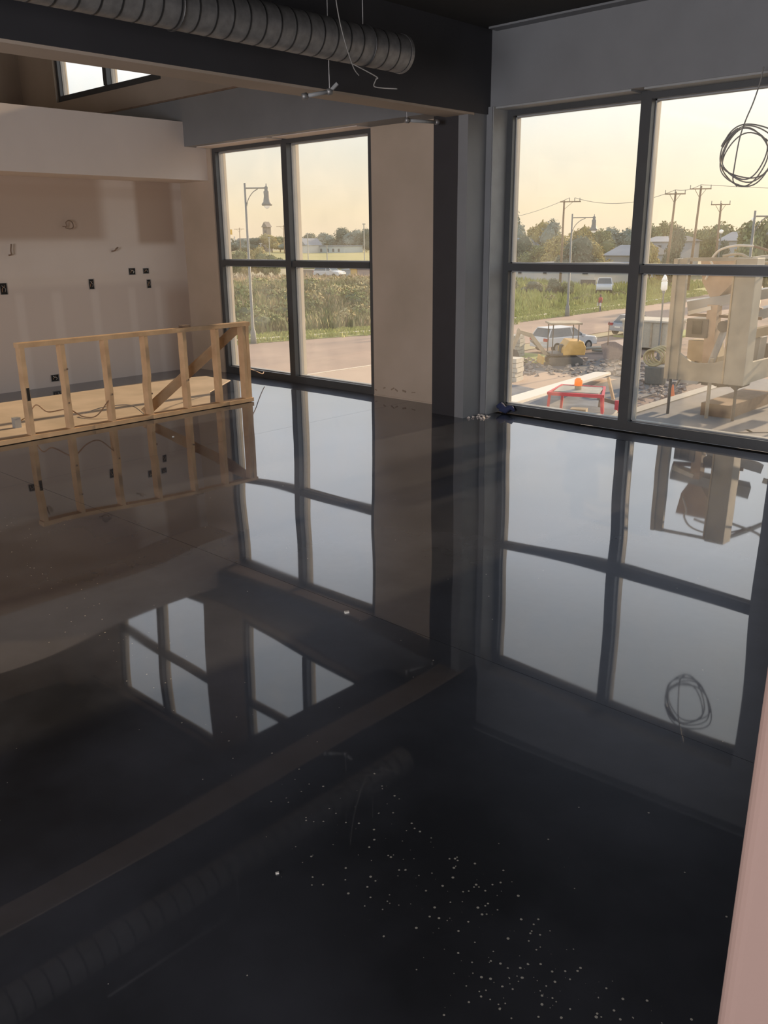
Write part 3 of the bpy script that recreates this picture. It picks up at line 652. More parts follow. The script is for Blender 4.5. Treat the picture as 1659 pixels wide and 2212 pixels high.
building('house', 1094, 1118, 537, 575, 150, 8, wallw, bluep, 2.0, 'white house at the left jamb of the large window', [(1104, 1108, 545, 552)], gable='x')
building('house', 1120, 1138, 545, 575, 152, 8, bluep, roofg, 1.5, 'small blue house second from the left jamb of the large window', [(1128, 1133, 548, 553)], gable='x')
building('garage', 1306, 1372, 552, 590, 132, 12, bluep, roofg, 1.6, 'grey roofed building left of the central mullion', [(1312, 1318, 560, 568)], gable='x')
building('house', 1388, 1450, 522, 585, 150, 12, bluep, roofg, .9, 'large blue-grey roofed house right of the central mullion', [(1420, 1428, 530, 540)], gable='x')
building('house', 1553, 1604, 520, 560, 145, 12, bluep, roofg, 1.4, 'blue-grey house under the bushy tree on the right', [(1565, 1572, 526, 534)], gable='x')
# shed and site things on the field behind the bank
fd = 96
for nm, px0, px1, py0, py1, mm, lb in (('shed', 653, 697, 584, 596, haze_b, 'low brown shed on the field behind the bank'), ('container', 738, 757, 583, 592, bluep, 'blue-grey container on the field behind the bank'), ('crate', 757, 771, 582, 591, mat('orange_tarp', (.62, .42, .16), .9), 'orange crate on the field behind the bank'), ('container', 772, 798, 582, 593, mat('mauve_container', (.30, .25, .25), .9), 'mauve container behind the bank at the right jamb')):
    a, b = atY(px0, py0, fd), atY(px1, py1, fd); rt = empty(nm, ((a.x+b.x)/2, fd, b.z), lb, nm)
    zb = min(b.z, hgt(a.x, fd))-.3
    MB().box(a.x, b.x, fd, fd+3, zb, a.z).build('body', mm, rt); MB().box(a.x-.1, b.x+.1, fd-.1, fd+3.1, a.z, a.z+.12).build('lid', mm, rt)

# --- vehicles
tyre = mat('tyre_rubber', (.02, .02, .02), .8); carglass = mat('car_glass', (.10, .13, .15), .12); chrome = mat('light_alloy', (.5, .5, .5), .3, metal=.8); redl = mat('red_tail_lamp', (.45, .03, .03), .3); headl = mat('clear_lamp', (.8, .8, .75), .2)
def car(loc, rz, paintm, label, style='suv', cat='car', name='car', Lc=4.6, Wc=1.85, Hc=1.6):
    root = empty(name, loc, label, cat, rz=rz)      # local +x is the nose
    h = Lc/2
    if style == 'pickup': body = [(-h, .45), (-h, 1.15), (-.25, 1.15), (-.2, 1.2), (h-1.35, 1.18), (h-.15, 1.05), (h, .8), (h, .45)]; cab = [(-.35, 1.15), (-.2, Hc), (h-2.0, Hc), (h-1.35, 1.16)]
    elif style == 'suv': body = [(-h, .42), (-h-.02, .75), (-h+.08, 1.05), (h-1.3, 1.05), (h-.2, .92), (h, .65), (h-.02, .38)]; cab = [(-h+.1, 1.03), (-h+.45, Hc-.04), (-h+.9, Hc), (h-2.1, Hc), (h-1.25, 1.03)]
    else: body = [(-h, .40), (-h, .72), (-h+.1, .95), (h-1.3, .95), (h-.2, .84), (h, .62), (h-.02, .36)]; cab = [(-h+.55, .93), (-h+1.15, Hc), (h-2.2, Hc), (h-1.3, .93)]
    W = Wc/2
    q = MB(); n = len(body)
    for w0, w1, ins in ((-W, -W+.12, 1), (-W+.12, W-.12, 0), (W-.12, W, 2)):
        pass
    sec = [(-W, .06), (-W+.1, 0), (W-.1, 0), (W, .06)]
    V = []
    for yy, ins in sec:
        for (x, z) in body: V.append((x*(1-ins*.5), yy, z-(ins*.8 if z > .7 else 0)))
    F_ = [tuple(range(n)), tuple(reversed(range(3*n, 4*n)))]+[(s_*n+i, s_*n+(i+1) % n, (s_+1)*n+(i+1) % n, (s_+1)*n+i) for s_ in range(3) for i in range(n)]
    q.add(V, F_).build('body', paintm, root, local=True, bevel=.03)
    def taper(poly, wl, wh, m_, nm, grow=0):
        V = []; nn = len(poly); zmin, zmax = min(p[1] for p in poly), max(p[1] for p in poly)
        for sgn in (-1, 1):
            for (x, z) in poly:
                t = (z-zmin)/(zmax-zmin); V.append((x, sgn*(wl+(wh-wl)*t+grow), z))
        MB().add(V, [tuple(range(nn)), tuple(reversed(range(nn, 2*nn)))]+[(i, (i+1) % nn, (i+1) % nn+nn, i+nn) for i in range(nn)]).build(nm, m_, root, local=True)
    taper(cab, W-.06, W-.22, carglass, 'glasshouse')
    zr = max(p[1] for p in cab); xs_ = [p[0] for p in cab if p[1] > zr-.06]
    MB().box(min(xs_)-.03, max(xs_)+.05, -W+.21, W-.21, zr-.03, zr+.035).build('roof', paintm, root, local=True, bevel=.03)
    for sgn in (-1, 1):
        pl_ = MB()
        for (xa, za), (xb, zb_) in ((cab[0], cab[1]), (cab[-1], cab[-2]), ((0, cab[0][1]), (-.1, zr))):
            ya, yb = sgn*(W-.05), sgn*(W-.215); pl_.bar((xa, ya, za), (xb, yb, zb_), .07, .05)
        pl_.build('pillar', paintm, root, local=True)
        MB().box(.75, .95, sgn*(W), sgn*(W+.16), 1.0, 1.14).build('mirror', paintm, root, local=True)
        MB().box(-h-.03, -h+.12, sgn*(W-.42), sgn*(W-.02), .78, .98).build('tail_lamp', redl, root, local=True)
        MB().box(h-.22, h-.03, sgn*(W-.45), sgn*(W-.05), .68, .82).build('head_lamp', headl, root, local=True)
        for xw in (-h+.85, h-.88):
            wh_ = MB().tube([(xw, sgn*(W-.20), .34), (xw, sgn*(W+.01), .34)], .34, 20).build('wheel', tyre, root, local=True)
            wh_['_w'] = (0, 0, 0); MB().tube([(xw, sgn*(W+.008), .34), (xw, sgn*(W+.025), .34)], .2, 12).build('hub', chrome, wh_, local=True)
    MB().box(-h-.05, -h+.1, -W+.08, W-.08, .36, .56).build('bumper', tyre if style == 'pickup' else paintm, root, local=True, bevel=.03)
    MB().box(h-.12, h+.04, -W+.1, W-.1, .34, .52).build('bumper', tyre, root, local=True, bevel=.03)
    MB().box(-h-.035, -h-.02, -.26, .26, .62, .74).build('number_plate', headl, root, local=True)
    return root
cwhite = mat('silver_white_car_paint', (.60, .62, .64), .3, var=.02); cgrey = mat('grey_car_paint', (.33, .34, .36), .3, var=.02)
car((-31.8, 52.4, GZ), R(74), cwhite, 'white hatchback parked beyond the yellow excavator', 'suv')
car((-32.9, 65.0, GZ), R(80), cgrey, 'silver-grey car behind the central mullion', 'sedan', Hc=1.5)
p_ = atY(1306, 618, 104)
car((p_.x, 104, hgt(p_.x, 104)+.35), R(-62), cwhite, 'white pickup truck parked nose-on beside the warehouse', 'pickup', 'truck', 'pickup_truck', Lc=5.4, Wc=2.0, Hc=1.85)
p_ = atY(712, 596, 88)
car((p_.x, 88, hgt(p_.x, 88)+.05), R(10), cwhite, 'small white van half hidden on the bank behind the smaller window rail', 'suv', 'van', 'van')

# --- lamp posts, utility poles, wires
pole_m = mat('weathered_pole', (.26, .19, .13), .9, var=.15); lampm = mat('grey_green_lamp_metal', (.20, .22, .22), .6); globe = mat('frosted_globe', (.85, .85, .80), .2, emit=.25)
def street_lamp(base, H, arm, label, side=1):
    root = empty('street_lamp', base, label, 'lamp post'); b = Vector(base)
    MB().tube([b-Vector((0, 0, .3)), b+Vector((0, 0, .9)), b+Vector((0, 0, 1.1)), b+Vector((0, 0, H))], [.26, .20, .12, .075], 12).build('post', lampm, root, smooth=True)
    top = b+Vector((0, 0, H-.35)); a = Vector((arm*side*.75, arm*side*.66, 0))
    MB().tube([top, top+a], .045, 8).build('arm', lampm, root, smooth=True)
    MB().tube(smooth_path([top+Vector((0, 0, -1.5)), top+a*.12+Vector((0, 0, -.8)), top+a*.35+Vector((0, 0, -.3)), top+a*.6+Vector((0, 0, -.06))]), .03, 6).build('scroll_brace', lampm, root, smooth=True)
    e = top+a
    MB().tube([e+Vector((0, 0, z)) for z in (.30, .12, .05, -.15, -.25, -.55, -.95, -1.1, -1.2)], [.03, .05, .17, .13, .22, .20, .27, .40, .36], 14).build('lantern', lampm, root, smooth=True)
    MB().tube([e+Vector((0, 0, z)) for z in (-1.15, -1.3, -1.42)], [.26, .22, .06], 12).build('globe', globe, root, smooth=True)
    return root
bl_ = atZ(548, 742, GZ); tp = atY(521, 396, bl_.y); street_lamp((bl_.x, bl_.y, GZ), tp.z-GZ, 1.55, 'tall street lamp with bell lantern seen through the smaller window')
br_ = atZ(1225, 683, GZ); tp = atY(1238, 462, br_.y); street_lamp((br_.x, br_.y, GZ), tp.z-GZ, 2.1, 'street lamp with bell lantern beyond the road in the large window')
a_ = atY(1632, 455, 60); street_lamp((a_.x, 60, GZ), a_.z-GZ, 1.3, 'street lamp half hidden by the large tree at the right edge')
a_ = atY(1437, 592, 52)
pl_ = empty('post_lamp', (a_.x, 52, GZ), 'post-top lamp with a bright globe left of the white steel frame', 'lamp post')
MB().tube([(a_.x, 52, GZ-.2), (a_.x, 52, GZ+.6), (a_.x, 52, a_.z-1.2), (a_.x, 52, a_.z-1.0)], [.15, .06, .05, .12], 10).build('post', lampm, pl_, smooth=True)
MB().tube([(a_.x, 52, a_.z-1.0), (a_.x, 52, a_.z-.9), (a_.x, 52, a_.z-.5), (a_.x, 52, a_.z-.4)], [.12, .20, .19, .1], 12).build('globe', globe, pl_, smooth=True)
MB().tube([(a_.x, 52, a_.z-.42), (a_.x, 52, a_.z-.25), (a_.x, 52, a_.z)], [.2, .14, .03], 12).build('cap', globe, pl_, smooth=True)
for i, (px, py) in enumerate(((1558, 500), (1628, 474))):
    g_ = atY(px, py, 70); r5 = empty('globe_lamp', (g_.x, 70, GZ), ('round globe lamp left of the grey-blue house', 'round globe lamp in front of the large right tree')[i], 'lamp post')
    MB().tube([(g_.x, 70, GZ), (g_.x, 70, g_.z)], .05, 8).build('post', lampm, r5)
    MB().tube([(g_.x, 70, g_.z+z) for z in (-.15, -.1, 0, .1, .15)], [.05, .13, .17, .13, .03], 12).build('globe', globe, r5, smooth=True)
ends = []
def utility_pole(px, py_top, py_arm, D, halfarm, label, brace=1, lean=0.0, one=0, pins=True):
    t = atY(px, py_top, D); am = atY(px, py_arm, D); bz = hgt(t.x, D)-.5; root = empty('utility_pole', (t.x, D, bz), label, 'utility pole')
    lx = lean*(t.z-bz)
    MB().tube([(t.x-lx, D, bz), (t.x, D, t.z)], .20, 10, r1=.13).build('pole', pole_m, root, smooth=True)
    ax = Vector((.80, .60, 0)); c_ = Vector((t.x, D-.15, am.z)); q0, q1 = c_-ax*halfarm*(.35 if one else 1), c_+ax*halfarm*(1.6 if one else 1)
    MB().bar(q0, q1, .12, .14).build('crossarm', pole_m, root)
    for e_ in ((q1,) if one else (q0, q1)):
        f = .55; MB().bar(c_+(e_-c_)*f, (t.x-lx*.1, D-.12, am.z-1.1), .05, .05).build('brace', pole_m, root)
    for f in ((0, .5, 1) if one else (-.95, 0, .95)):
        s_ = (q0+(q1-q0)*(.45+.5*f)) if one else (c_+ax*halfarm*f)
        if pins: MB().tube([s_, s_+Vector((0, 0, .5))], .05, 6).build('insulator', lampm, root)
        ends.append((root, s_+Vector((0, 0, .52))))
    return root
utility_pole(1219, 433, 436, 112, 1.5, 'first utility pole with one-sided crossarm above the golden trees', one=1)
utility_pole(1460, 414, 419, 116, 1.35, 'second utility pole, just right of the central mullion', lean=.035)
utility_pole(1515, 402, 408, 118, 1.4, 'third utility pole, the tallest, under the cable coil', lean=.04)
utility_pole(1558, 439, 442, 125, 1.3, 'fourth utility pole, short, left of the bushy tree')
utility_pole(612, 486, 489, 215, 2.5, 'distant utility pole right of the hazy tower', pins=False)
utility_pole(517, 492, 495, 215, 2.0, 'distant utility pole behind the tall street lamp', pins=False)
def span(a, b, sag, lab): 
    P_ = [a+(b-a)*(i/16)-Vector((0, 0, sag*4*(i/16)*(1-i/16))) for i in range(17)]
    tag(MB().tube(P_, .035, 5).build('power_line', wirem, origin=a), lab, 'wire')
span(ends[1][1], ends[4][1], 1.2, 'overhead wire from the first to the second utility pole'); span(ends[4][1], ends[7][1], .3, 'overhead wire from the second to the third utility pole')
span(ends[7][1], ends[7][1]+Vector((60, 90, 3)), 2, 'overhead wire leading right from the third utility pole'); span(ends[0][1], ends[0][1]+Vector((-60, 50, 0)), 2, 'overhead wire leading left from the first utility pole')
# slender light masts on the field (left window)
for px, py0, Y, lb in ((581, 513, 150, 'thin pale mast left of the mullion in the smaller window'), (664, 505, 150, 'thin pale mast at the left of the low white building'), (706, 531, 150, 'thin pale mast in front of the low white building'), (786, 484, 150, 'tall pale mast near the right jamb of the smaller window'), (563, 526, 120, 'short lamp mast with a pale head right of the tall street lamp')):
    t = atY(px, py0, Y); r6 = empty('light_mast', (t.x, Y, hgt(t.x, Y)), lb, 'mast'); MB().tube([(t.x, Y, hgt(t.x, Y)-.5), (t.x, Y, t.z)], .12, 8).build('pole', sill_m, r6); MB().obox((t.x, Y, t.z), (.7, .3, .2)).build('head', sill_m, r6)
# yellow sign
t = atY(484, 496, 80); u = atY(501, 507, 80); r7 = empty('yellow_sign', ((t.x+u.x)/2, 80, hgt(t.x, 80)), 'yellow sign board on a post at the left jamb of the smaller window', 'sign')
MB().box(t.x, u.x, 80, 80.08, u.z, t.z).build('board', mat('yellow_sign_face', (.80, .50, .08), .6), r7); MB().tube([((t.x+u.x)/2, 80.1, hgt(t.x, 80)-.3), ((t.x+u.x)/2, 80.1, u.z)], .07, 8).build('post', lampm, r7)
q = MB(); v = atY(506, 514, 80); q.box(v.x-.12, v.x+.12, 80, 80.05, v.z-.4, v.z+.2); v = atY(499, 520, 80); q.box(v.x-.1, v.x+.1, 80, 80.05, v.z-.2, v.z+.15); q.build('flag', whitew, r7)

# --- walker
def person(px, py_base, label):
    b = atZ(px, py_base, GZ+.3); b.z = hgt(b.x, b.y); root = empty('person', b, label, 'person')
    root.rotation_euler.z = R(150)
    V = [(0, 0, .95), (0, 0, 1.12), (0, 0, 1.38), (0, 0, 1.48), (0, .02, 1.60), (0, .02, 1.72), (-.19, 0, 1.40), (-.25, .04, 1.14), (-.25, .16, .92), (.19, 0, 1.40), (.25, -.02, 1.14), (.24, .12, .92), (-.09, 0, .90), (-.10, .10, .50), (-.10, .06, .08), (-.10, .20, .04), (.09, 0, .90), (.10, -.06, .50), (.11, -.20, .10), (.11, -.08, .04)]
    Ed = [(0, 1), (1, 2), (2, 3), (3, 4), (4, 5), (2, 6), (6, 7), (7, 8), (2, 9), (9, 10), (10, 11), (0, 12), (12, 13), (13, 14), (14, 15), (0, 16), (16, 17), (17, 18), (18, 19)]
    rad = [.15, .14, .16, .06, .09, .08, .07, .05, .04, .07, .05, .04, .10, .065, .045, .04, .10, .065, .045, .04]
    me = bpy.data.meshes.new('body'); me.from_pydata(V, Ed, []); me.materials.append(mat('dark_blue_trousers', (.07, .08, .13), .9)); o = bpy.data.objects.new('body', me); col.objects.link(o); o.parent = root
    md = o.modifiers.new('skin', 'SKIN')
    for i, r in enumerate(rad): me.skin_vertices[0].data[i].radius = (r, r)
    me.skin_vertices[0].data[0].use_root = True
    o.modifiers.new('sub', 'SUBSURF').levels = 1; o.modifiers['sub'].render_levels = 1
    MB().tube([(0, 0, .92), (0, 0, 1.15), (0, 0, 1.40), (0, 0, 1.50)], [.19, .19, .215, .09], 12).build('red_shirt', fabric_red, root, local=True, smooth=True)
    for s_ in (-1, 1): MB().tube([(s_*.17, 0, 1.44), (s_*.25, .02, 1.17)], .075, 8, r1=.06).build('sleeve', fabric_red, root, local=True)
    MB().tube([(0, 0, 1.66), (0, 0, 1.74), (0, 0, 1.80)], [.115, .115, .04], 10).build('hair', dkwood, root, local=True, smooth=True)
    for s_ in (-1, 1): MB().box(s_*.25-.07, s_*.25+.07, .06, .2, .58, .92).build('white_bag', whitew, root, local=True)
person(1296, 667, 'person in a red top and dark trousers walking on the grass carrying white bags')

# ---------------------------------------------------------------- construction site
yel = mat('faded_yellow_machine_paint', (.62, .38, .10), .55, var=.12, scale=3); mach = mat('dark_machine_steel', (.10, .095, .09), .6, var=.2, scale=3); dusty = mat('dusty_tan_steel', (.42, .35, .25), .7, var=.15, scale=3); whites = mat('chalky_white_steel', (.40, .38, .32), .6, var=.06, scale=3, c2=(.32, .30, .25), bump=.1)
redp = mat('red_machine_paint', (.62, .06, .08), .5); orng = mat('orange_beacon', (.95, .22, .03), .3, emit=.6)
# excavator
ex = Vector((-28.15, 46.4, GZ)); ROOT = empty('excavator', ex, 'compact yellow excavator with canopy beyond the long white board', 'excavator', rz=R(44))
for s_ in (-1, 1):
    MB().prism([(-1.0, .12), (-.85, 0), (.85, 0), (1.05, .12), (1.05, .38), (.85, .5), (-.85, .5), (-1.0, .38)], s_*.45, s_*.80, 1).build('track', mach, ROOT, local=True, bevel=.02)
MB().tube([(0, 0, .42), (0, 0, .62)], .42, 16).build('slew_ring', mach, ROOT, local=True)
MB().prism([(-.2, .62), (1.15, .62), (1.18, 1.1), (1.0, 1.45), (.15, 1.5), (-.2, 1.0)], -.8, .8, 1).build('engine_cover', yel, ROOT, local=True, bevel=.05)
MB().box(-.95, -.2, -.78, .78, .62, .74).build('deck', mach, ROOT, local=True)
MB().box(-.25, .15, -.28, .28, .74, 1.2).build('seat', mach, ROOT, local=True)
for x, y_ in ((-.85, -.7), (-.85, .7), (.7, -.7), (.7, .7)): MB().tube([(x, y_, .7), (x, y_, 2.45)], .035, 6).build('canopy_post', mach, ROOT, local=True)
MB().box(-1.05, .9, -.82, .82, 2.45, 2.56).build('canopy_roof', dusty, ROOT, local=True, bevel=.03)
MB().prism([(-.95, .6), (-2.0, 1.9), (-2.9, 2.15), (-2.95, 1.95), (-2.1, 1.65), (-1.2, .55)], -.12, .12, 1).build('boom', dusty, ROOT, local=True)
MB().prism([(-2.85, 2.25), (-2.65, 2.0), (-3.1, .9), (-3.25, .95)], -.09, .09, 1).build('stick', dusty, ROOT, local=True)
MB().prism([(-3.3, 1.0), (-2.95, .95), (-2.75, .55), (-3.05, .2), (-3.4, .45)], -.28, .28, 1).build('bucket', mach, ROOT, local=True)
MB().tube([(-.95, 0, .5), (-2.1, .0, 1.5)], .05, 8).build('hydraulic_ram', chrome, ROOT, local=True)
MB().prism([(-1.5, .1), (-1.35, .1), (-1.3, .5), (-1.42, .55)], -.75, .75, 1).build('dozer_blade', yel, ROOT, local=True)
# long white board resting on ground and trestle
p0, p1 = atZ(1080, 874, GZ+1.2), atZ(1303, 806, GZ+.35)
bd = empty('long_board', p0, 'long white board lying at a slant across the site behind the red machine', 'board')
MB().bar(p0, p1, .85, .12).build('plank', mat('white_board_face', (.66, .62, .55), .7, var=.03), bd)
MB().box(p0.x-.3, p0.x+1.2, p0.y-.3, p0.y+.6, GZ, GZ+1.1).build('trestle', dkwood, bd)
# block stacks
for i, (px, py0, py1, n, mm, lb) in enumerate(((1110, 723, 770, 6, mat('grey_block', (.33, .33, .31), .9, var=.1), 'stack of grey slabs at the left jamb of the large window, the farther one'), (1104, 772, 822, 5, mat('whitewashed_block', (.55, .52, .45), .9, var=.1), 'pale wrapped stack at the left jamb of the large window, the nearer one'))):
    base = atZ(px, py1, GZ); t_ = atY(px, py0, base.y); Hs = t_.z-GZ; st = empty('block_stack', (base.x, base.y, GZ), lb, 'block stack')
    for k in range(n):
        j = random.uniform(-.06, .06); MB().obox((base.x+j, base.y, GZ+Hs*(k+.5)/n), (1.05, .9, Hs/n*.9), (0, 0, R(10)+j)).build('slab', mm, st)
# red machine
rb = Vector((-16.4, 28.3, GZ)); RM = empty('red_machine', rb, 'red-framed machine cab with orange beacon close below the large window', 'loader', rz=R(20))
Hh = 2.05
for x, y_ in ((-.95, -.75), (.95, -.75), (-.75, .75), (.75, .75)): MB().bar((x*1.12, y_, .6), (x, y_, Hh-.12), .09, .09).build('cab_post', redp, RM, local=True)
rf = MB(); rf.bar((-1, -.8, Hh-.08), (1, -.8, Hh-.08), .10, .12); rf.bar((-.8, .8, Hh-.02), (.8, .8, Hh-.02), .08, .08); rf.bar((-1, -.8, Hh-.08), (-.8, .8, Hh-.02), .09, .1); rf.bar((1, -.8, Hh-.08), (.8, .8, Hh-.02), .09, .1)
rf.build('roof_frame', redp, RM, local=True)
MB().box(-.82, .82, -.68, .74, Hh-.06, Hh).build('roof_panel', whites, RM, local=True)
MB().tube([(-.05, .0, Hh), (-.05, .0, Hh+.14)], .13, 12).build('beacon_base', dusty, RM, local=True)
MB().tube([(-.05, 0, Hh+.14), (-.05, 0, Hh+.36), (-.05, 0, Hh+.42)], [.15, .14, .08], 14).build('beacon', orng, RM, local=True, smooth=True)
MB().prism([(-1.3, .45), (1.3, .45), (1.25, 1.05), (.3, 1.15), (-.3, 1.15), (-1.25, 1.05)], -.8, 1.6, 1).build('body', mach, RM, local=True, bevel=.05)
for x, y_ in ((-1.15, -.6), (1.15, -.6), (-1.15, 1.2), (1.15, 1.2)):
    MB().tube([(x-.15, y_, .45), (x+.15, y_, .45)], .45, 18).build('wheel', tyre, RM, local=True)
MB().box(-.3, .3, -.1, .35, 1.1, 1.3).build('seat', dusty, RM, local=True)
# timber easel and red post
e0 = atZ(1320, 892, GZ); es = empty('timber_trestle', e0, 'brown timber trestle with a slanting batten right of the red machine', 'trestle')
tz = atY(1312, 862, e0.y).z
MB().bar((e0.x-.7, e0.y, tz), (e0.x+1.6, e0.y+.2, tz-.35), .12, .16).build('rail', dkwood, es)
for dx in (-.6, .9): MB().bar((e0.x+dx, e0.y, GZ), (e0.x+dx, e0.y+.1, tz-.1-.15*dx), .12, .12).build('leg', dkwood, es)
a, b = atY(1314, 815, e0.y+.3), atY(1326, 850, e0.y+.3); MB().bar(a, (b.x, b.y, tz-.05), .10, .12).build('batten', lumber, es)
r0 = atZ(1331, 895, GZ); rt_ = atY(1331, 865, r0.y); tag(MB().bar((r0.x, r0.y, GZ), (r0.x, r0.y, rt_.z), .14, .14).build('red_post', redp, origin=(r0.x, r0.y, GZ)), 'short red post at the foot of the central mullion', 'post')
# dumpster-like tank, grey hopper, barrel with hoses
a = atZ(1368, 752, GZ); tk_ = empty('steel_skip', (a.x+1.4, a.y, GZ), 'pale steel skip right of the central mullion', 'skip')
tpz = atY(1368, 694, a.y).z
MB().prism([(a.x-.7, GZ+.1), (a.x+2.2, GZ+.1), (a.x+2.5, tpz), (a.x-1.0, tpz)], a.y, a.y+2.6, 1).build('body', mat('pale_skip_steel', (.46, .43, .35), .7, var=.08), tk_)
MB().box(a.x-1.1, a.x+2.6, a.y-.1, a.y+2.7, tpz, tpz+.12).build('rim', mat('skip_rim', (.5, .47, .4), .7), tk_)
for dx in (-.4, .4, 1.2, 1.9): MB().box(a.x+dx, a.x+dx+.12, a.y-.08, a.y+.02, GZ+.2, tpz).build('rib', dusty, tk_)
a = atZ(1320, 778, GZ); hp = empty('grey_hopper', (a.x, a.y, GZ), 'dusty mauve-grey hopper with a thin rod left of the central mullion', 'hopper'); tpz = atY(1320, 746, a.y).z
MB().prism([(a.x-.5, GZ), (a.x+.5, GZ), (a.x+.9, GZ+.7), (a.x+.8, tpz), (a.x+.2, tpz+.25), (a.x-.3, tpz+.2), (a.x-.8, tpz)], a.y, a.y+1.3, 1).build('body', mat('dusty_mauve_steel', (.30, .25, .24), .8, var=.1), hp)
MB().tube([(a.x-.3, a.y, tpz), (a.x-.3, a.y, atY(1314, 695, a.y).z)], .03, 6).build('rod', dkwood, hp)
a = atZ(1415, 830, GZ); bz_ = atY(1415, 790, a.y).z; br2 = empty('hose_barrel', a, 'dark barrel heaped with yellow-grey hoses left of the white steel frame', 'barrel')
MB().tube([(a.x, a.y, GZ), (a.x, a.y, GZ+.1), (a.x, a.y, bz_-.05), (a.x, a.y, bz_)], [.5, .55, .6, .58], 16).build('barrel', mat('dark_green_grey_plastic', (.09, .10, .10), .6), br2)
for k in range(4): MB().tube([(a.x+.5*math.cos(t)+.1*k-.1, a.y-.3+.12*k, bz_+.45+.42*math.sin(t)+.05*k) for t in [2*math.pi*i/20 for i in range(21)]], .06, 7, caps=False).build('hose_turn', mat('yellowish_hose', (.42, .36, .20), .7) if k == 0 else bpy.data.materials['yellowish_hose'], br2)
# white hose pieces and cone
a = atZ(1290, 762, GZ); tag(MB().tube(smooth_path([a+Vector((-1, 0, .2)), a+Vector((.2, .1, .35)), a+Vector((.9, .2, .2)), a+Vector((.3, .5, .1)), a+Vector((-.6, .4, .1))]), .10, 8).build('white_pipe', whites, smooth=True, origin=a), 'bent white pipe lying right of the excavator', 'pipe')
a = atZ(1451, 862, GZ); cn = empty('traffic_cone', a, 'small orange traffic cone left of the terrace edge', 'cone'); MB().box(a.x-.2, a.x+.2, a.y-.2, a.y+.2, GZ, GZ+.04).build('base', orng, cn); MB().tube([a, a+Vector((0, 0, .7))], .15, 14, r1=.03).build('cone', mat('orange_cone', (.75, .22, .08), .5), cn)
# rubble stones
random.seed(21)
def rubble(n, poly_px, s0, s1, m_, lab):
    q = MB()
    for i in range(n):
        px, py = random.uniform(poly_px[0], poly_px[1]), random.uniform(poly_px[2], poly_px[3]); p = atZ(px, py, GZ); s_ = random.uniform(s0, s1)
        q.obox((p.x, p.y, GZ+s_*.25), (s_*1.3, s_, s_*.7), (random.uniform(-.5, .5), random.uniform(-.5, .5), random.random()*3))
    tag(q.build('rubble', m_), lab, 'rubble', kind='stuff')
rubble(300, (1095, 1355, 775, 815), .06, .22, mat('broken_concrete', (.32, .27, .23), .9, var=.2, scale=2), 'broken concrete strewn around the excavator')
rubble(200, (1360, 1480, 770, 850), .06, .22, mat('dark_broken_earth', (.22, .18, .16), .95, var=.2, scale=2), 'dark clods and debris left of the white steel frame')
rubble(160, (1365, 1560, 840, 885), .05, .18, bpy.data.materials['broken_concrete'], 'pale rubble below the terrace edge')

# ---------------------------------------------------------------- terrace and white steel frame
TZ = -.15
tr = tag(MB().box(-4.28, 6, 7.24, 11.6, TZ-.35, TZ).build('terrace', concrete), kind='structure')
MB().box(-4.30, -4.16, 7.24, 11.6, TZ-.36, TZ+.012).build('edge_strip', mat('terrace_edge', (.42, .41, .38), .8), tr)
tb = MB()
for i in range(9): a, b = (-3.9+i*.32, 7.35+i*.30), (-3.6+i*.32, 7.62+i*.30); tb.bar((a[0], a[1], TZ+.004), (b[0]+.05, b[1]+.05, TZ+.004), .12, .008)
tag(tb.build('wet_track', mat('damp_track', (.17, .17, .18), .7)), 'dark muddy wheel track across the pale terrace slab', 'track mark', kind='stuff')
tag(MB().box(7.35, 40, 6.8, 7.3, -6, 6).build('wall_right', cream), kind='structure')
tag(MB().box(-15, 7.4, 7.0, 7.235, GZ-.2, -.32).build('wall_front', cream), kind='structure')    # lower storey below
RG = empty('hydraulic_machine', (-3.55, 9.2, TZ), 'chalky white steel machine frame with hydraulics standing on the terrace outside', 'machine')
yF, yB = 8.55, 10.1
xl, xr = -3.96, -3.14
MB().box(xl, xl+.045, yF-.02, yF+.14, .225, 1.43).box(xl+.045, xl+.135, yF, yF+.05, .225, 1.43).build('left_post', whites, RG, bevel=.004)
MB().box(xr-.20, xr, yF, yF+.20, .225, 1.44).build('right_post', whites, RG, bevel=.006)
MB().box(xr-.215, xr-.20, yF-.01, yF+.2, .23, 1.42).build('post_flange', dusty, RG)
pp = [(xl+.12, .225), (xr-.2, .225), (xr-.2, .47), (xr-.34, .42), (xr-.5, .405), (xl+.25, .42), (xl+.12, .50)]
MB().prism(pp, yF+.02, yF+.06, 1).build('front_plate', whites, RG)
MB().prism([(yF+.1, .235), (yB+.6, .235), (yB+.6, .60), (yF+1.2, .42), (yF+.1, .44)], xr-.05, xr-.01, 0).build('side_plate', whites, RG)
MB().bar((xl+.07, yF+.05, 1.42), (xr-.1, yF+.1, 1.43), .03, .035).build('top_rail', whites, RG)
MB().bar((xr-.1, yF+.1, 1.43), (xr+.1, yB+.6, 1.50), .035, .035).build('top_rail', whites, RG)
MB().box(xr+.12, xr+.30, yB-.2, yB+.05, .25, 1.45).build('rear_post', mat('tan_steel', (.44, .34, .26), .7, var=.08), RG)
tanst = bpy.data.materials['tan_steel']
MB().box(xl+.25, xr+.05, yB+.5, yB+.62, .25, .42).build('rear_beam', mach, RG)
MB().prism([(-3.99, 1.40), (-3.62, 1.40), (-3.64, 1.16), (-3.78, 1.0), (-3.84, 1.0), (-3.95, 1.17)], 9.25, 9.6, 1).build('hopper', tanst, RG)
MB().bar((-4.05, 9.15, .93), (-3.28, 9.5, 1.08), .24, .10).build('cross_beam', sill_m, RG)
MB().bar((-4.0, 9.1, .86), (-3.78, 9.15, .92), .1, .04).build('white_bracket', whitew, RG)
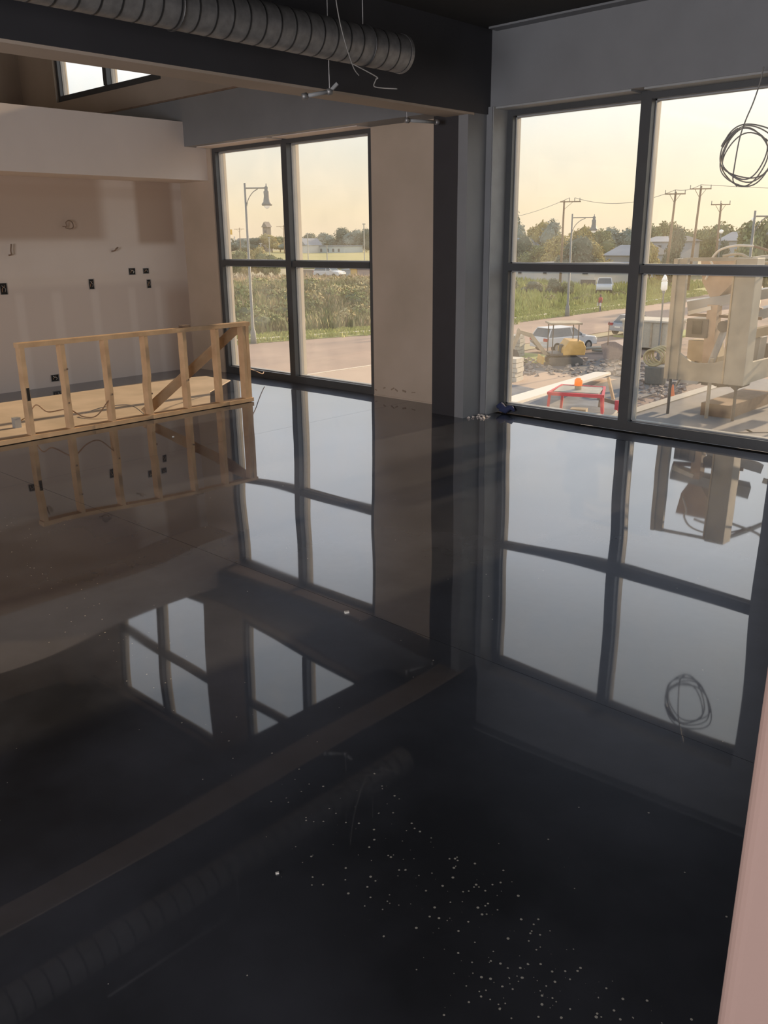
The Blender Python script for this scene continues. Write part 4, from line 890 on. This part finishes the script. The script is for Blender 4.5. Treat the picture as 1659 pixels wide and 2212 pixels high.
MB().box(-4.02, -3.78, 9.1, 9.4, .60, .80).build('control_box', mach, RG, bevel=.01)
MB().box(-3.94, -3.84, 9.08, 9.1, .64, .78).build('panel', boxm, RG)
MB().bar((-4.02, 9.12, .84), (-3.30, 9.3, .82), .03, .03).build('red_bar', dkwood, RG)
MB().prism([(-4.02, .56), (-3.72, .56), (-3.68, .40), (-3.70, .22), (-3.8, .34), (-3.93, .34), (-3.93, .10), (-4.02, .10)], 9.2, 9.4, 1).build('arched_bracket', dusty, RG)
MB().bar((-3.76, 9.18, .95), (-3.76, 9.18, .12), .11, .12).build('mast', tanst, RG)
MB().tube([(-3.60, 9.1, .70), (-3.74, 9.08, .20)], .035, 10).build('hydraulic_ram', sill_m, RG, smooth=True)
MB().tube([(-3.60, 9.05, .74), (-3.60, 9.15, .74)], .06, 12).build('pivot', mach, RG)
MB().bar((-3.62, 9.5, .78), (-3.30, 9.8, .90), .16, .10).build('tilt_arm', sill_m, RG)
MB().bar((-3.60, 9.4, .60), (-3.32, 9.6, .68), .12, .09).build('tilt_arm', dusty, RG)
MB().prism([(-3.74, .16), (-3.38, .22), (-3.36, .60), (-3.52, .62)], 9.5, 9.7, 1).build('white_panel', sill_m, RG)
MB().prism([(-4.0, .12), (-3.8, .12), (-3.72, .22), (-3.74, .30), (-3.98, .22)], 9.0, 9.2, 1).build('blue_grey_tray', mat('blue_grey_steel', (.36, .40, .45), .7), RG)
gb = MB()
for i in range(8): gb.obox((-3.72+i*.05, 9.1+.05*(i % 3), .16+.02*(i % 2)), (.09, .12, .09), (i*.7, i*.4, i))
gb.build('grimy_linkage', mach, RG)
MB().tube([(-3.50, 9.6, 1.12), (-3.50, 9.6, .9), (-3.44, 9.6, .86)], .055, 10).build('muffler', tanst, RG, smooth=True)
hs = [('hose', [(-3.90, 9.2, 1.20), (-3.84, 9.2, 1.34), (-3.86, 9.2, 1.40), (-3.78, 9.2, 1.50), (-3.62, 9.2, 1.545), (-3.45, 9.25, 1.54)], .012, whitew), ('hose', [(-3.78, 9.3, 1.44), (-3.6, 9.3, 1.46), (-3.42, 9.25, 1.39), (-3.25, 9.2, 1.385), (-3.05, 9.2, 1.42), (-2.98, 9.2, 1.47), (-2.97, 9.2, 1.60)], .014, whites), ('hose', [(-3.45, 9.25, 1.54), (-3.3, 9.3, 1.49), (-3.15, 9.35, 1.42)], .012, dkwood),
      ('hose', [(-3.12, 9.3, .50), (-2.98, 9.2, .56), (-2.86, 9.1, .52), (-2.74, 9.0, .35), (-2.68, 8.95, .1), (-2.66, 8.95, TZ+.02)], .020, wirem), ('hose', [(-3.98, 8.9, .10), (-3.9, 8.9, .24), (-3.8, 8.9, .26), (-3.7, 8.95, .2)], .013, wirem)]
for n_, p_, r_0, m_ in hs: MB().tube(smooth_path(p_), r_0, 8).build(n_, m_, RG, smooth=True)
MB().bar((-3.08, 9.3, .90), (-2.5, 9.5, 1.02), .05, .05).build('side_rail', whites, RG)
MB().bar((-3.12, 9.8, 1.05), (-2.5, 10.2, 1.20), .12, .10).build('side_beam', sill_m, RG)
MB().box(-3.10, -2.6, 9.6, 9.9, .42, .54).build('linkage_block', mach, RG, bevel=.02)
MB().prism([(-3.05, .55), (-2.85, .55), (-2.8, .70), (-3.0, .78)], 9.5, 9.8, 1).build('linkage_cover', sill_m, RG)
for x, y_ in ((xl+.05, yF+.05), (xr-.1, yF+.1), (xr-.03, yB+.5), (xl+.4, yB+.55)): MB().tube([(x, y_, TZ), (x, y_, .24)], .016, 8).build('leg_pin', mach, RG)
MB().box(-3.62, -3.30, 8.75, 9.9, TZ, TZ+.13).build('timber_skid', dkwood, RG)
MB().tube([(-3.50, 8.62, TZ), (-3.50, 8.62, .46)], .02, 8).build('drip_pipe', whites, RG)
